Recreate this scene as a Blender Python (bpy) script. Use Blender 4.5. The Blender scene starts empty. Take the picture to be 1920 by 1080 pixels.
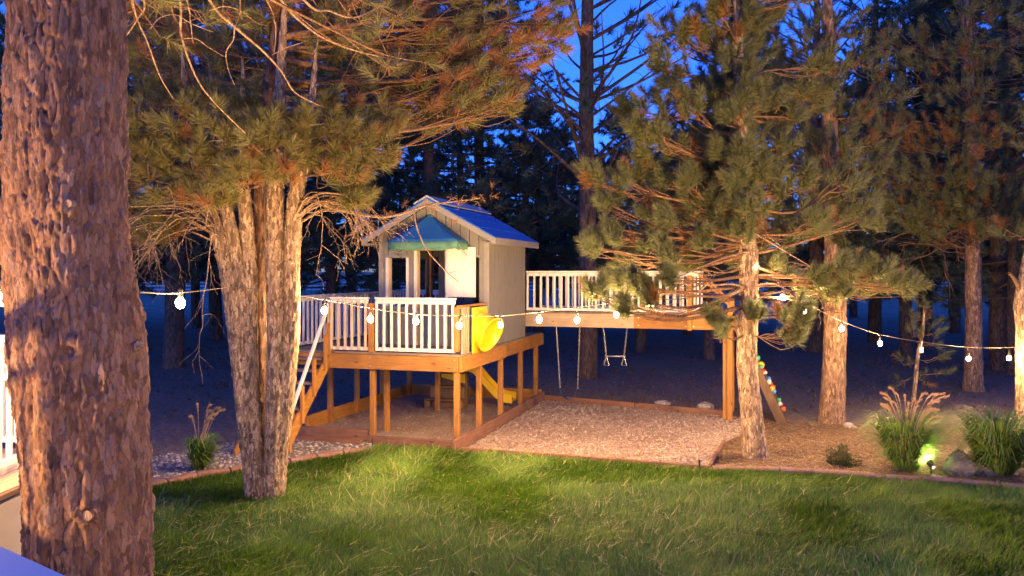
import bpy, bmesh, math, random
import numpy as np
from mathutils import Vector, Matrix

R = math.radians
random.seed(7)
rng = np.random.default_rng(11)
scene = bpy.context.scene
col = scene.collection

# ------------------------------------------------------------------ camera
EYE = 2.95            # camera height over the lawn (stands on the house deck)
FPX = 1550.0          # focal length in photo pixels (1920 wide)
HOR = 508.0           # horizon row
cam_d = bpy.data.cameras.new('camera')
cam = bpy.data.objects.new('camera', cam_d)
col.objects.link(cam)
cam.location = (0, 0, EYE)
cam.rotation_euler = (R(90), 0, 0)
cam_d.sensor_width = 36
cam_d.lens = FPX / 1920 * 36
cam_d.shift_y = -(540 - HOR) / 1920
cam_d.clip_start = 0.05
cam_d.clip_end = 3000
scene.camera = cam

# ------------------------------------------------------------------ world: dusk sky
world = bpy.data.worlds.new('World')
scene.world = world
world.use_nodes = True
wn = world.node_tree
bg = wn.nodes['Background']
sky = wn.nodes.new('ShaderNodeTexSky')
sky.sky_type = 'NISHITA'
sky.sun_disc = False
sky.sun_elevation = R(3.2)
sky.sun_rotation = R(200)
sky.altitude = 1800
sky.ozone_density = 4.0
sky.air_density = 1.0
sky.dust_density = 0.3
tint = wn.nodes.new('ShaderNodeMix')
tint.data_type = 'RGBA'; tint.blend_type = 'MULTIPLY'
tint.inputs[0].default_value = 1.0
tint.inputs[7].default_value = (0.30, 0.375, 1.0, 1)     # tungsten white balance turns dusk deep blue
wn.links.new(sky.outputs[0], tint.inputs[6])
wn.links.new(tint.outputs[2], bg.inputs[0])
SKY_STRENGTH = 0.13
bg.inputs[1].default_value = SKY_STRENGTH

# ------------------------------------------------------------------ colour management, sampling
vs = scene.view_settings
vs.view_transform = 'Standard'
vs.look = 'None'
vs.gamma = 1
vs.exposure = 2.65
cy = scene.cycles
scene.render.engine = 'CYCLES'
cy.use_denoising = True
cy.denoiser = 'OPENIMAGEDENOISE'
cy.max_bounces = 6
cy.diffuse_bounces = 3
cy.glossy_bounces = 2
cy.transmission_bounces = 4
cy.transparent_max_bounces = 6
cy.sample_clamp_indirect = 3.0
cy.sample_clamp_direct = 0.0
cy.use_light_tree = True

BULB = 470.0       # radiance of the string-light bulbs
WASH = 950.0      # watts of the spotlights that wash the pines
PORCH = 300.0      # watts of the house lanterns

# ------------------------------------------------------------------ pixel -> place
def ray(px, py):
    return np.array([(px - 960) / FPX, 1.0, -(py - HOR) / FPX])
def G(px, py, z=0.0):                       # where the pixel's ray meets height z
    d = ray(px, py)
    t = (z - EYE) / d[2]
    return np.array([d[0] * t, t, z])
def P(px, py, Y):                           # the point of the ray at depth Y
    d = ray(px, py)
    return np.array([d[0] * Y, Y, EYE + d[2] * Y])

# ------------------------------------------------------------------ object helpers
def link(o, parent=None):
    col.objects.link(o)
    if parent is not None:
        o.parent = parent
    return o
def tag(o, label=None, cat=None, group=None, kind=None):
    if label: o['label'] = label
    if cat: o['category'] = cat
    if group: o['group'] = group
    if kind: o['kind'] = kind
    return o
def empty(name, loc=(0, 0, 0), rz=0.0, parent=None):
    o = bpy.data.objects.new(name, None)
    o.location = tuple(loc); o.rotation_euler = (0, 0, rz)
    o.empty_display_size = 0.2
    return link(o, parent)
def mesh_np(name, verts, tris=None, quads=None, mat=None, smooth=False, attr=None):
    verts = np.asarray(verts, dtype=np.float32).reshape(-1, 3)
    me = bpy.data.meshes.new(name)
    nt = 0 if tris is None else len(tris)
    nq = 0 if quads is None else len(quads)
    idx = []; start = []; tot = []
    if nt:
        idx.append(np.asarray(tris, dtype=np.int32).ravel()); start.append(np.arange(nt) * 3); tot.append(np.full(nt, 3))
    if nq:
        idx.append(np.asarray(quads, dtype=np.int32).ravel()); start.append(nt * 3 + np.arange(nq) * 4); tot.append(np.full(nq, 4))
    idx = np.concatenate(idx)
    me.vertices.add(len(verts)); me.vertices.foreach_set('co', verts.ravel())
    me.loops.add(len(idx)); me.loops.foreach_set('vertex_index', idx)
    me.polygons.add(nt + nq)
    me.polygons.foreach_set('loop_start', np.concatenate(start).astype(np.int32))
    me.polygons.foreach_set('loop_total', np.concatenate(tot).astype(np.int32))
    if smooth:
        me.polygons.foreach_set('use_smooth', np.ones(nt + nq, dtype=bool))
    if attr is not None:
        a = me.attributes.new('rnd', 'FLOAT', 'POINT')
        a.data.foreach_set('value', np.asarray(attr, dtype=np.float32))
    me.update(calc_edges=True)
    if mat: me.materials.append(mat)
    return me
def obj(name, me, parent=None, loc=None, rot=None):
    o = bpy.data.objects.new(name, me)
    if loc is not None: o.location = tuple(loc)
    if rot is not None: o.rotation_euler = rot
    return link(o, parent)

class MB:
    """collects simple solids, builds one mesh"""
    def __init__(self): self.v = []; self.f = []
    def add(self, verts, faces):
        n = len(self.v); self.v += [tuple(p) for p in verts]; self.f += [tuple(i + n for i in f) for f in faces]; return self
    def box(self, c, s, m=None):
        hx, hy, hz = s[0] / 2, s[1] / 2, s[2] / 2
        vv = [Vector((x, y, z)) for x in (-hx, hx) for y in (-hy, hy) for z in (-hz, hz)]
        if m is not None: vv = [m @ p for p in vv]
        vv = [p + Vector(c) for p in vv]
        return self.add(vv, [(0, 1, 3, 2), (4, 6, 7, 5), (0, 4, 5, 1), (2, 3, 7, 6), (0, 2, 6, 4), (1, 5, 7, 3)])
    def prism(self, poly, vec):
        n = len(poly); a = [Vector(p) for p in poly]; b = [p + Vector(vec) for p in a]
        nrm = Vector((0, 0, 0))
        for i in range(n): nrm += a[i].cross(a[(i + 1) % n])
        if nrm.dot(Vector(vec)) > 0: a.reverse(); b.reverse()
        return self.add(a + b, [tuple(range(n)), tuple(range(2 * n - 1, n - 1, -1))] + [(i, i + n, (i + 1) % n + n, (i + 1) % n) for i in range(n)])
    def tube(self, pts, rad, sides=8, cap=True):
        v, q = tube(pts, rad, sides)
        n = len(self.v); self.v += [tuple(p) for p in v]; self.f += [tuple(int(i) + n for i in f) for f in q]
        if cap:
            k = len(pts)
            self.f.append(tuple(n + i for i in range(sides - 1, -1, -1)))
            self.f.append(tuple(n + (k - 1) * sides + i for i in range(sides)))
        return self
    def mesh(self, name, mat, smooth=False):
        me = bpy.data.meshes.new(name); me.from_pydata(self.v, [], self.f); me.update()
        if smooth:
            me.polygons.foreach_set('use_smooth', np.ones(len(me.polygons), dtype=bool))
        if mat: me.materials.append(mat)
        return me
    def build(self, name, mat, parent=None, smooth=False, loc=None, rot=None, bevel=0):
        o = obj(name, self.mesh(name, mat, smooth), parent, loc, rot)
        if bevel:
            b = o.modifiers.new('b', 'BEVEL'); b.width = bevel; b.segments = 1; b.limit_method = 'ANGLE'
        return o

def tube(pts, rad, sides=8):
    pts = np.asarray(pts, dtype=float); k = len(pts)
    rad = np.broadcast_to(np.asarray(rad, dtype=float), (k,))
    t = np.gradient(pts, axis=0); t /= np.linalg.norm(t, axis=1, keepdims=True) + 1e-9
    a = np.array([0, 0, 1.0]) if abs(t[0][2]) < 0.9 else np.array([1.0, 0, 0])
    n = np.cross(t[0], a); n /= np.linalg.norm(n)
    ang = np.arange(sides) / sides * 2 * np.pi
    out = np.empty((k, sides, 3))
    for i in range(k):
        n = n - t[i] * np.dot(n, t[i]); n /= np.linalg.norm(n) + 1e-9
        b = np.cross(t[i], n)
        out[i] = pts[i] + rad[i] * (np.cos(ang)[:, None] * n + np.sin(ang)[:, None] * b)
    i = np.arange(k - 1)[:, None] * sides; j = np.arange(sides)[None]; j2 = (j + 1) % sides
    q = np.stack([i + j, i + j2, i + sides + j2, i + sides + j], -1).reshape(-1, 4)
    return out.reshape(-1, 3), q
def smooth_path(pts, n):
    """Catmull-Rom through the points (columns may hold radii too)"""
    p = np.asarray(pts, dtype=float); k = len(p)
    q = np.vstack([2 * p[0] - p[1], p, 2 * p[-1] - p[-2]])
    u = np.linspace(0, k - 1, n); i = np.minimum(u.astype(int), k - 2); f = (u - i)[:, None]
    a, b, c, d = q[i], q[i + 1], q[i + 2], q[i + 3]
    return 0.5 * (2 * b + (c - a) * f + (2 * a - 5 * b + 4 * c - d) * f ** 2 + (3 * b - a - 3 * c + d) * f ** 3)

# ------------------------------------------------------------------ materials
def material(name):
    m = bpy.data.materials.new(name); m.use_nodes = True
    nt = m.node_tree; b = nt.nodes['Principled BSDF']
    return m, nt, b
def N(nt, typ, **kw):
    n = nt.nodes.new(typ)
    for k, v in kw.items(): setattr(n, k, v)
    return n
def coords(nt, kind='Object', scale=(1, 1, 1), randomize=False):
    tc = N(nt, 'ShaderNodeTexCoord'); mp = N(nt, 'ShaderNodeMapping')
    mp.inputs['Scale'].default_value = scale
    nt.links.new(tc.outputs[kind], mp.inputs[0])
    if randomize:
        oi = N(nt, 'ShaderNodeObjectInfo'); ml = N(nt, 'ShaderNodeMath', operation='MULTIPLY'); ml.inputs[1].default_value = 37.0
        nt.links.new(oi.outputs['Random'], ml.inputs[0])
        cb = N(nt, 'ShaderNodeCombineXYZ')
        for i in range(3): nt.links.new(ml.outputs[0], cb.inputs[i])
        nt.links.new(cb.outputs[0], mp.inputs['Location'])
    return mp.outputs[0]
def noise(nt, vec, scale, detail=4, rough=0.55, dist=0.0):
    n = N(nt, 'ShaderNodeTexNoise'); n.inputs['Scale'].default_value = scale; n.inputs['Detail'].default_value = detail
    n.inputs['Roughness'].default_value = rough; n.inputs['Distortion'].default_value = dist
    if vec is not None: nt.links.new(vec, n.inputs['Vector'])
    return n.outputs[0]
def ramp(nt, fac, stops):
    r = N(nt, 'ShaderNodeValToRGB'); e = r.color_ramp.elements
    while len(e) < len(stops): e.new(0.5)
    for i, (p, c) in enumerate(stops):
        e[i].position = p; e[i].color = (*c, 1) if len(c) == 3 else c
    nt.links.new(fac, r.inputs[0]); return r.outputs[0]
def mixc(nt, a, b, fac, blend='MIX'):
    m = N(nt, 'ShaderNodeMix', data_type='RGBA', blend_type=blend)
    for s, v in ((6, a), (7, b)):
        if isinstance(v, tuple): m.inputs[s].default_value = (*v, 1)
        else: nt.links.new(v, m.inputs[s])
    if isinstance(fac, float): m.inputs[0].default_value = fac
    else: nt.links.new(fac, m.inputs[0])
    return m.outputs[2]
def bump(nt, b, h, strength=0.4, dist=0.02):
    n = N(nt, 'ShaderNodeBump'); n.inputs['Strength'].default_value = strength; n.inputs['Distance'].default_value = dist
    nt.links.new(h, n.inputs['Height']); nt.links.new(n.outputs[0], b.inputs['Normal'])
def attr_rnd(nt):
    a = N(nt, 'ShaderNodeAttribute'); a.attribute_name = 'rnd'; return a.outputs['Fac']

def wood(name, dark, light, axis, rough=0.65, bs=0.25, knots=True):
    m, nt, b = material(name)
    s = [9.0, 9.0, 9.0]; s[axis] = 0.8
    v = coords(nt, 'Object', s, True)
    g = noise(nt, v, 4.0, 6, 0.6, 0.8)
    c = ramp(nt, g, [(0.3, dark), (0.55, tuple((x + y) / 2 for x, y in zip(dark, light))), (0.72, light)])
    v2 = coords(nt, 'Object', (1, 1, 1), True)
    blotch = noise(nt, v2, 2.2, 3)
    c = mixc(nt, c, tuple(x * 0.6 for x in dark), ramp(nt, blotch, [(0.5, (0, 0, 0)), (0.75, (0.5, 0.5, 0.5))]))
    if knots:
        vo = N(nt, 'ShaderNodeTexVoronoi'); vo.inputs['Scale'].default_value = 1.0
        s2 = [7.0, 7.0, 7.0]; s2[axis] = 2.6
        nt.links.new(coords(nt, 'Object', s2, True), vo.inputs['Vector'])
        c = mixc(nt, c, tuple(x * 0.3 for x in dark), ramp(nt, vo.outputs['Distance'], [(0.06, (0.8, 0.8, 0.8)), (0.14, (0, 0, 0))]))
    oi = N(nt, 'ShaderNodeObjectInfo')
    hs = N(nt, 'ShaderNodeHueSaturation'); mr = N(nt, 'ShaderNodeMapRange'); mr.inputs[3].default_value = 0.78; mr.inputs[4].default_value = 1.15
    nt.links.new(oi.outputs['Random'], mr.inputs[0]); nt.links.new(mr.outputs[0], hs.inputs['Value']); nt.links.new(c, hs.inputs['Color'])
    nt.links.new(hs.outputs[0], b.inputs['Base Color'])
    b.inputs['Roughness'].default_value = rough
    bump(nt, b, g, bs, 0.004)
    return m
CEDAR = [wood('cedar_%s' % 'xyz'[i], (0.25, 0.105, 0.018), (0.50, 0.24, 0.046), i) for i in range(3)]
DECKW = [wood('weathered_%s' % 'xyz'[i], (0.14, 0.10, 0.075), (0.30, 0.23, 0.17), i) for i in range(3)]
PALEW = [wood('pale_%s' % 'xyz'[i], (0.42, 0.31, 0.20), (0.62, 0.50, 0.36), i) for i in range(3)]
TIMB = [wood('timber_%s' % 'xyz'[i], (0.16, 0.075, 0.045), (0.30, 0.15, 0.085), i) for i in range(3)]
BROWNW = [wood('brown_stain_%s' % 'xyz'[i], (0.075, 0.04, 0.02), (0.13, 0.075, 0.04), i) for i in range(3)]
def paint(name, c, rough=0.45, dirt=0.12, grain=None):
    m, nt, b = material(name)
    v = coords(nt, 'Object', (1, 1, 1), True)
    n1 = noise(nt, v, 5.0, 6, 0.65)
    cc = mixc(nt, c, tuple(x * (1 - dirt * 3) for x in c), ramp(nt, n1, [(0.45, (0, 0, 0)), (0.8, (1, 1, 1))]))
    nt.links.new(cc, b.inputs['Base Color'])
    b.inputs['Roughness'].default_value = rough
    n2 = noise(nt, coords(nt, 'Object', grain or (30, 30, 30), True), 3.0, 3)
    bump(nt, b, n2, 0.15, 0.003)
    return m
WHITE = paint('white_paint', (0.66, 0.64, 0.61), 0.45, 0.08)
VINYL = paint('white_vinyl', (0.74, 0.74, 0.74), 0.6, 0.03)
SIDING = paint('siding_paint', (0.185, 0.178, 0.165), 0.75, 0.07, (40, 40, 1.5))
TRIM = paint('trim_paint', (0.24, 0.228, 0.205), 0.6, 0.08)
BLUEROOF = paint('blue_roof', (0.02, 0.14, 0.56), 0.5, 0.1, (3, 60, 3))
RIDGE = paint('ridge_metal', (0.33, 0.38, 0.46), 0.45, 0.12)
YELLOW = paint('yellow_plastic', (0.80, 0.52, 0.02), 0.3, 0.03)
TOYBROWN = paint('toy_brown', (0.24, 0.14, 0.06), 0.45, 0.1)
TOYTAN = paint('toy_tan', (0.45, 0.36, 0.24), 0.45, 0.05)
GALV = paint('galvanised', (0.5, 0.5, 0.5), 0.35, 0.1); GALV.node_tree.nodes['Principled BSDF'].inputs['Metallic'].default_value = 0.7
BLACK = paint('black_plastic', (0.02, 0.02, 0.02), 0.5, 0.05)
WIRE = paint('wire_rubber', (0.16, 0.13, 0.11), 0.6, 0.05)
SEATM = paint('swing_seat', (0.03, 0.05, 0.10), 0.5, 0.05)
FASCIA = paint('deck_fascia', (0.58, 0.52, 0.45), 0.55, 0.05)
STONE = paint('stone', (0.34, 0.31, 0.29), 0.85, 0.18)
DARKROCK = paint('dark_rock', (0.13, 0.12, 0.11), 0.85, 0.2)

def emission(name, c, s):
    m = bpy.data.materials.new(name); m.use_nodes = True; nt = m.node_tree
    nt.nodes.remove(nt.nodes['Principled BSDF'])
    e = N(nt, 'ShaderNodeEmission'); e.inputs[0].default_value = (*c, 1); e.inputs[1].default_value = s
    nt.links.new(e.outputs[0], nt.nodes['Material Output'].inputs[0]); return m
WARM = (1.0, 0.60, 0.26)
BULBM = emission('bulb_glow', WARM, BULB)

def foliage(name, stops, rough=0.55, trans=0.35):
    m, nt, b = material(name)
    f = attr_rnd(nt)
    c = ramp(nt, f, stops)
    nt.links.new(c, b.inputs['Base Color']); b.inputs['Roughness'].default_value = rough
    tr = N(nt, 'ShaderNodeBsdfTranslucent'); nt.links.new(c, tr.inputs[0])
    mx = N(nt, 'ShaderNodeMixShader'); mx.inputs[0].default_value = trans
    nt.links.new(b.outputs[0], mx.inputs[1]); nt.links.new(tr.outputs[0], mx.inputs[2])
    nt.links.new(mx.outputs[0], nt.nodes['Material Output'].inputs[0])
    return m
NEEDLE = foliage('pine_needles', [(0.0, (0.26, 0.11, 0.045)), (0.10, (0.30, 0.18, 0.06)), (0.16, (0.13, 0.14, 0.05)), (0.6, (0.15, 0.17, 0.075)), (1.0, (0.19, 0.215, 0.10))], .5, .4)
NEEDLE_OPEN = foliage('ponderosa_needles', [(0.0, (0.30, 0.13, 0.06)), (0.14, (0.32, 0.19, 0.08)), (0.22, (0.19, 0.16, 0.055)), (0.6, (0.185, 0.18, 0.065)), (1.0, (0.23, 0.235, 0.09))], .5, .4)
NEEDLE_FAR = foliage('far_needles', [(0.0, (0.12, 0.07, 0.035)), (0.12, (0.085, 0.11, 0.06)), (0.6, (0.09, 0.13, 0.08)), (1.0, (0.13, 0.18, 0.11))])
GRASS = foliage('lawn_grass', [(0.0, (0.42, 0.38, 0.15)), (0.12, (0.30, 0.31, 0.09)), (0.2, (0.05, 0.125, 0.010)), (0.6, (0.11, 0.225, 0.014)), (1.0, (0.20, 0.34, 0.025))], 0.5, 0.3)
FOUNTAIN = foliage('fountain_grass', [(0.0, (0.32, 0.27, 0.11)), (0.1, (0.16, 0.20, 0.05)), (0.3, (0.10, 0.19, 0.035)), (1.0, (0.17, 0.28, 0.06))], 0.45, 0.35)
PLUME = foliage('grass_plume', [(0.0, (0.42, 0.27, 0.15)), (1.0, (0.58, 0.42, 0.27))], 0.7, 0.4)
SHRUBL = foliage('shrub_leaves', [(0.0, (0.09, 0.08, 0.03)), (1.0, (0.07, 0.10, 0.03))], 0.5, 0.3)
CHIPM = foliage('wood_chips', [(0.0, (0.22, 0.14, 0.10)), (0.3, (0.45, 0.34, 0.26)), (1.0, (0.68, 0.57, 0.47))], 0.8, 0.05)
STRAWM = foliage('pine_straw', [(0.0, (0.13, 0.075, 0.04)), (0.5, (0.29, 0.185, 0.095)), (1.0, (0.50, 0.35, 0.20))], 0.7, 0.1)
PEBM = foliage('pebbles', [(0.0, (0.16, 0.14, 0.13)), (0.6, (0.32, 0.28, 0.26)), (1.0, (0.50, 0.45, 0.42))], 0.8, 0.0)
CONEM = foliage('cones', [(0.0, (0.05, 0.03, 0.02)), (1.0, (0.11, 0.07, 0.04))], 0.8, 0.0)

def bark(name, stops, sc=1.0, bs=0.6, flake=0.7):
    m, nt, b = material(name)
    v = coords(nt, 'Object', (6 * sc, 6 * sc, 2.2 * sc))
    n1 = noise(nt, v, 1.6, 7, 0.62, 0.4)
    c = ramp(nt, n1, stops)
    # papery flakes: each scale of bark has its own tone
    v2 = coords(nt, 'Object', (30 * sc, 30 * sc, 8.5 * sc))
    wn_ = N(nt, 'ShaderNodeMix', data_type='VECTOR'); wn_.inputs[0].default_value = .35
    nz = N(nt, 'ShaderNodeTexNoise'); nz.inputs['Scale'].default_value = 1.2; nz.inputs['Detail'].default_value = 4
    nt.links.new(v2, nz.inputs['Vector'])
    nt.links.new(v2, wn_.inputs[4]); nt.links.new(nz.outputs['Color'], wn_.inputs[5])
    ad = N(nt, 'ShaderNodeVectorMath', operation='MULTIPLY_ADD'); ad.inputs[1].default_value = (1.6, 1.6, 1.6)
    nt.links.new(nz.outputs['Color'], ad.inputs[0]); nt.links.new(v2, ad.inputs[2])
    vo = N(nt, 'ShaderNodeTexVoronoi'); vo.inputs['Scale'].default_value = .8; nt.links.new(ad.outputs[0], vo.inputs['Vector'])
    ve = N(nt, 'ShaderNodeTexVoronoi', feature='DISTANCE_TO_EDGE'); ve.inputs['Scale'].default_value = .8; nt.links.new(ad.outputs[0], ve.inputs['Vector'])
    bw = N(nt, 'ShaderNodeRGBToBW'); nt.links.new(vo.outputs['Color'], bw.inputs[0])
    lo = tuple(x * .42 for x in stops[0][1]); hi = tuple(min(.7, x * 1.45) for x in stops[-1][1])
    c = mixc(nt, c, lo, ramp(nt, bw.outputs[0], [(0.22, (flake, flake, flake)), (0.42, (0, 0, 0))]))
    c = mixc(nt, c, hi, ramp(nt, bw.outputs[0], [(0.6, (0, 0, 0)), (0.8, (flake * .8,) * 3)]))
    c = mixc(nt, c, lo, ramp(nt, ve.outputs['Distance'], [(0.02, (flake * .8,) * 3), (0.10, (0, 0, 0))]))
    n3 = noise(nt, v2, 3.0, 6, 0.7, 0.6)
    nt.links.new(c, b.inputs['Base Color']); b.inputs['Roughness'].default_value = 0.85
    mm = N(nt, 'ShaderNodeMath', operation='MULTIPLY_ADD'); mm.inputs[1].default_value = .6
    nt.links.new(n3, mm.inputs[0]); nt.links.new(bw.outputs[0], mm.inputs[2])
    bump(nt, b, mm.outputs[0], bs, 0.025 / sc)
    return m
BARK_BIG = bark('ponderosa_bark', [(0.25, (0.15, 0.075, 0.045)), (0.42, (0.26, 0.14, 0.085)), (0.52, (0.40, 0.195, 0.09)), (0.6, (0.28, 0.175, 0.125)), (0.75, (0.44, 0.26, 0.15))], 1.15, 0.9, .5)
BARK_PALE = bark('pale_bark', [(0.3, (0.20, 0.12, 0.065)), (0.5, (0.34, 0.235, 0.14)), (0.7, (0.46, 0.34, 0.21))], 1.5, 0.9, .8)
BARK_MID = bark('brown_bark', [(0.3, (0.13, 0.075, 0.045)), (0.5, (0.24, 0.145, 0.085)), (0.7, (0.34, 0.21, 0.125))], 1.2, 0.7)
BARK_SHADED = bark('shaded_red_bark', [(0.3, (0.07, 0.035, 0.022)), (0.5, (0.115, 0.06, 0.038)), (0.7, (0.16, 0.085, 0.055))], 1.3, 0.8)  # recessed middle stem: its shade among the pale stems is painted into the colour
BARK_FAR = bark('far_bark', [(0.3, (0.07, 0.045, 0.03)), (0.6, (0.13, 0.085, 0.06))], 1.0, 0.6)
TWIG = bark('twig_bark', [(0.3, (0.13, 0.07, 0.035)), (0.7, (0.24, 0.135, 0.07))], 3.0, 0.3)
TWIG_DEAD = bark('dead_twig', [(0.3, (0.22, 0.14, 0.085)), (0.7, (0.36, 0.25, 0.16))], 3.0, 0.3)
HEART = bark('cut_wood', [(0.3, (0.36, 0.20, 0.10)), (0.7, (0.52, 0.34, 0.2))], 3.0, 0.3)
# ================================================================== the setting
def poly_sheet(name, pts, z, mat, kind='structure', sub=0):
    bm = bmesh.new()
    vs_ = [bm.verts.new((p[0], p[1], z)) for p in pts]
    f = bm.faces.new(vs_)
    if f.normal.z < 0: f.normal_flip()
    bmesh.ops.triangulate(bm, faces=bm.faces[:])
    bm.normal_update()
    for f in bm.faces:
        if f.normal.z < 0: f.normal_flip()
    me = bpy.data.meshes.new(name); bm.to_mesh(me); bm.free(); me.materials.append(mat)
    return tag(obj(name, me), kind=kind)

# forest floor: dry needle litter near, pale dry meadow further out
m, nt, b = material('forest_floor')
v = coords(nt, 'Object')
n1 = noise(nt, v, 0.35, 6, 0.6); n2 = noise(nt, v, 9.0, 8, 0.72)
c1 = ramp(nt, n2, [(0.3, (0.07, 0.052, 0.042)), (0.5, (0.17, 0.125, 0.10)), (0.68, (0.29, 0.22, 0.175))])
c2 = ramp(nt, n2, [(0.3, (0.06, 0.06, 0.035)), (0.65, (0.16, 0.16, 0.09))])
c = mixc(nt, c1, c2, ramp(nt, n1, [(0.45, (0, 0, 0)), (0.65, (0.7, 0.7, 0.7))]))
sx = N(nt, 'ShaderNodeSeparateXYZ'); tc = N(nt, 'ShaderNodeTexCoord'); nt.links.new(tc.outputs['Object'], sx.inputs[0])
mr = N(nt, 'ShaderNodeMapRange'); mr.inputs[1].default_value = 44; mr.inputs[2].default_value = 60; nt.links.new(sx.outputs[1], mr.inputs[0])
field = ramp(nt, noise(nt, v, 0.6, 5), [(0.35, (0.16, 0.16, 0.10)), (0.65, (0.30, 0.28, 0.19))])
c = mixc(nt, c, field, mr.outputs[0])
nt.links.new(c, b.inputs['Base Color']); b.inputs['Roughness'].default_value = 0.95
bump(nt, b, n2, 0.9, 0.06)
FLOOR_M = m
# the ground: one sheet out to the horizon, gently uneven in the wood
xs = np.concatenate([[-1500, -300, -90], np.arange(-50, 51, 1.0), [90, 300, 1500]])
ys = np.concatenate([[-200, -30], np.arange(-6, 61, 1.0), [80, 120, 200, 500, 2000]])
X, Y = np.meshgrid(xs, ys)
Z = 0.05 * np.sin(X * 0.7 + 1.3 * np.sin(Y * 0.31)) * np.cos(Y * 0.53 + 0.4 * X) + 0.02 * np.sin(2.1 * X + 1.7 * Y)
Z *= np.clip((Y - 19.5) / 5, 0, 1) * np.clip((62 - Y) / 8, 0, 1) * np.clip((52 - abs(X)) / 6, 0, 1)
nx, ny = len(xs), len(ys)
q = np.array([[j * nx + i, j * nx + i + 1, (j + 1) * nx + i + 1, (j + 1) * nx + i] for j in range(ny - 1) for i in range(nx - 1)])
tag(obj('ground', mesh_np('ground', np.stack([X, Y, Z], -1), quads=q, mat=FLOOR_M, smooth=True)), kind='structure')

# lawn outline (from the brick edging in the photograph)
EDGE_L = [G(px, py) for px, py in [(-60, 968), (60, 950), (170, 933), (275, 916), (340, 901), (400, 891), (460, 884), (540, 870), (610, 858), (690, 846)]]
EDGE_M = [G(px, py) for px, py in [(705, 838), (868, 848), (1000, 857), (1160, 869), (1330, 883)]]
EDGE_R = [G(px, py) for px, py in [(1335, 884), (1440, 887), (1550, 891), (1640, 899), (1750, 906), (1860, 914), (1925, 920), (2050, 930), (2200, 945)]]
lawn_poly = [tuple(p[:2]) for p in EDGE_L + EDGE_M + EDGE_R] + [(11, -4), (-12, -4), (-12, 9.0)]
m, nt, b = material('lawn_soil')
v = coords(nt, 'Object'); n2 = noise(nt, v, 14, 7, 0.7); n1 = noise(nt, v, 1.1, 4)
c = mixc(nt, ramp(nt, n2, [(0.3, (0.025, 0.05, 0.01)), (0.65, (0.07, 0.12, 0.025))]), (0.14, 0.13, 0.06), ramp(nt, n1, [(0.5, (0, 0, 0)), (0.72, (0.5, 0.5, 0.5))]))
nt.links.new(c, b.inputs['Base Color']); b.inputs['Roughness'].default_value = 0.95; bump(nt, b, n2, 0.8, 0.04)
poly_sheet('lawn', lawn_poly, 0.006, m)

def in_poly(x, y, poly):
    inside = np.zeros(len(x), dtype=bool); n = len(poly); j = n - 1
    for i in range(n):
        xi, yi = poly[i][:2]; xj, yj = poly[j][:2]
        cnd = ((yi > y) != (yj > y)) & (x < (xj - xi) * (y - yi) / (yj - yi + 1e-12) + xi)
        inside ^= cnd; j = i
    return inside

# value noise for scattering
_T = rng.random((256, 256))
def vnoise(x, y):
    xi = np.floor(x).astype(int); yi = np.floor(y).astype(int); fx = x - xi; fy = y - yi
    fx = fx * fx * (3 - 2 * fx); fy = fy * fy * (3 - 2 * fy)
    t = lambda a, b_: _T[a & 255, b_ & 255]
    return (t(xi, yi) * (1 - fx) + t(xi + 1, yi) * fx) * (1 - fy) + (t(xi, yi + 1) * (1 - fx) + t(xi + 1, yi + 1) * fx) * fy

def blades(n, poly, box, lmin, lmax, w, lean, zoff=0.006, bias=None, straw=0.0, flat=False, wind=None):
    x = rng.uniform(box[0], box[1], n); y = rng.uniform(box[2], box[3], n)
    k = in_poly(x, y, poly)
    if bias is not None: k &= bias(x, y)
    x = x[k]; y = y[k]; n = len(x)
    tuft = vnoise(x * 2.3, y * 2.3) * 0.6 + vnoise(x * 7 + 40, y * 7) * 0.4
    L = rng.uniform(lmin, lmax, n) * (0.55 + 0.9 * tuft)
    az = rng.uniform(0, 2 * np.pi, n)
    if wind is not None:
        az = wind + (vnoise(x * 1.1 + 9, y * 1.1) - 0.5) * 5 + rng.normal(0, 0.9, n)
    le = np.clip(rng.normal(lean, 0.25, n), 0.05, 1.52)
    d = np.stack([np.cos(az) * np.sin(le), np.sin(az) * np.sin(le), np.cos(le)], -1)
    if flat: d[:, 2] = np.abs(rng.normal(0, 0.08, n))
    s = np.stack([-np.sin(az), np.cos(az), np.zeros(n)], -1)
    ww = rng.uniform(0.6, 1.3, n) * w / 2
    p = np.stack([x, y, np.full(n, zoff)], -1)
    if flat: p[:, 2] += rng.uniform(0, 0.02, n)
    v_ = np.stack([p - s * ww[:, None], p + s * ww[:, None], p + d * L[:, None]], 1).reshape(-1, 3)
    a = 0.22 + 0.78 * np.clip(0.9 * tuft - .12 + rng.uniform(-0.3, 0.55, n), 0, 1)
    st = rng.random(n) < straw * (0.3 + 2.2 * (vnoise(x * 0.8 + 5, y * 0.8 + 3) ** 2))
    a = np.where(st, rng.uniform(0, 0.12, n), a)
    return v_, np.arange(3 * n).reshape(-1, 3), np.repeat(a, 3)
near = lambda x, y: np.abs(x) < 0.68 * y + 0.6
gv, gt, ga = blades(620000, lawn_poly, (-6.5, 9.2, 5.2, 14.2), 0.06, 0.13, 0.010, 0.85, bias=near, straw=0.035, wind=0.3)
g1v, g1t, g1a = blades(10000, lawn_poly, (-6.5, 9.2, 6.5, 14.2), 0.12, 0.28, 0.011, 1.3, zoff=0.05, bias=lambda x, y: near(x, y) & (rng.random(len(x)) < 0.15 + 1.1 * vnoise(x * 0.55 + 3, y * 0.55) ** 2 * (1.25 - 0.16 * (x + 2))), straw=3.0, wind=0.2)
GB = [(gv, gt, ga), (g1v, g1t, g1a)]
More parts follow.
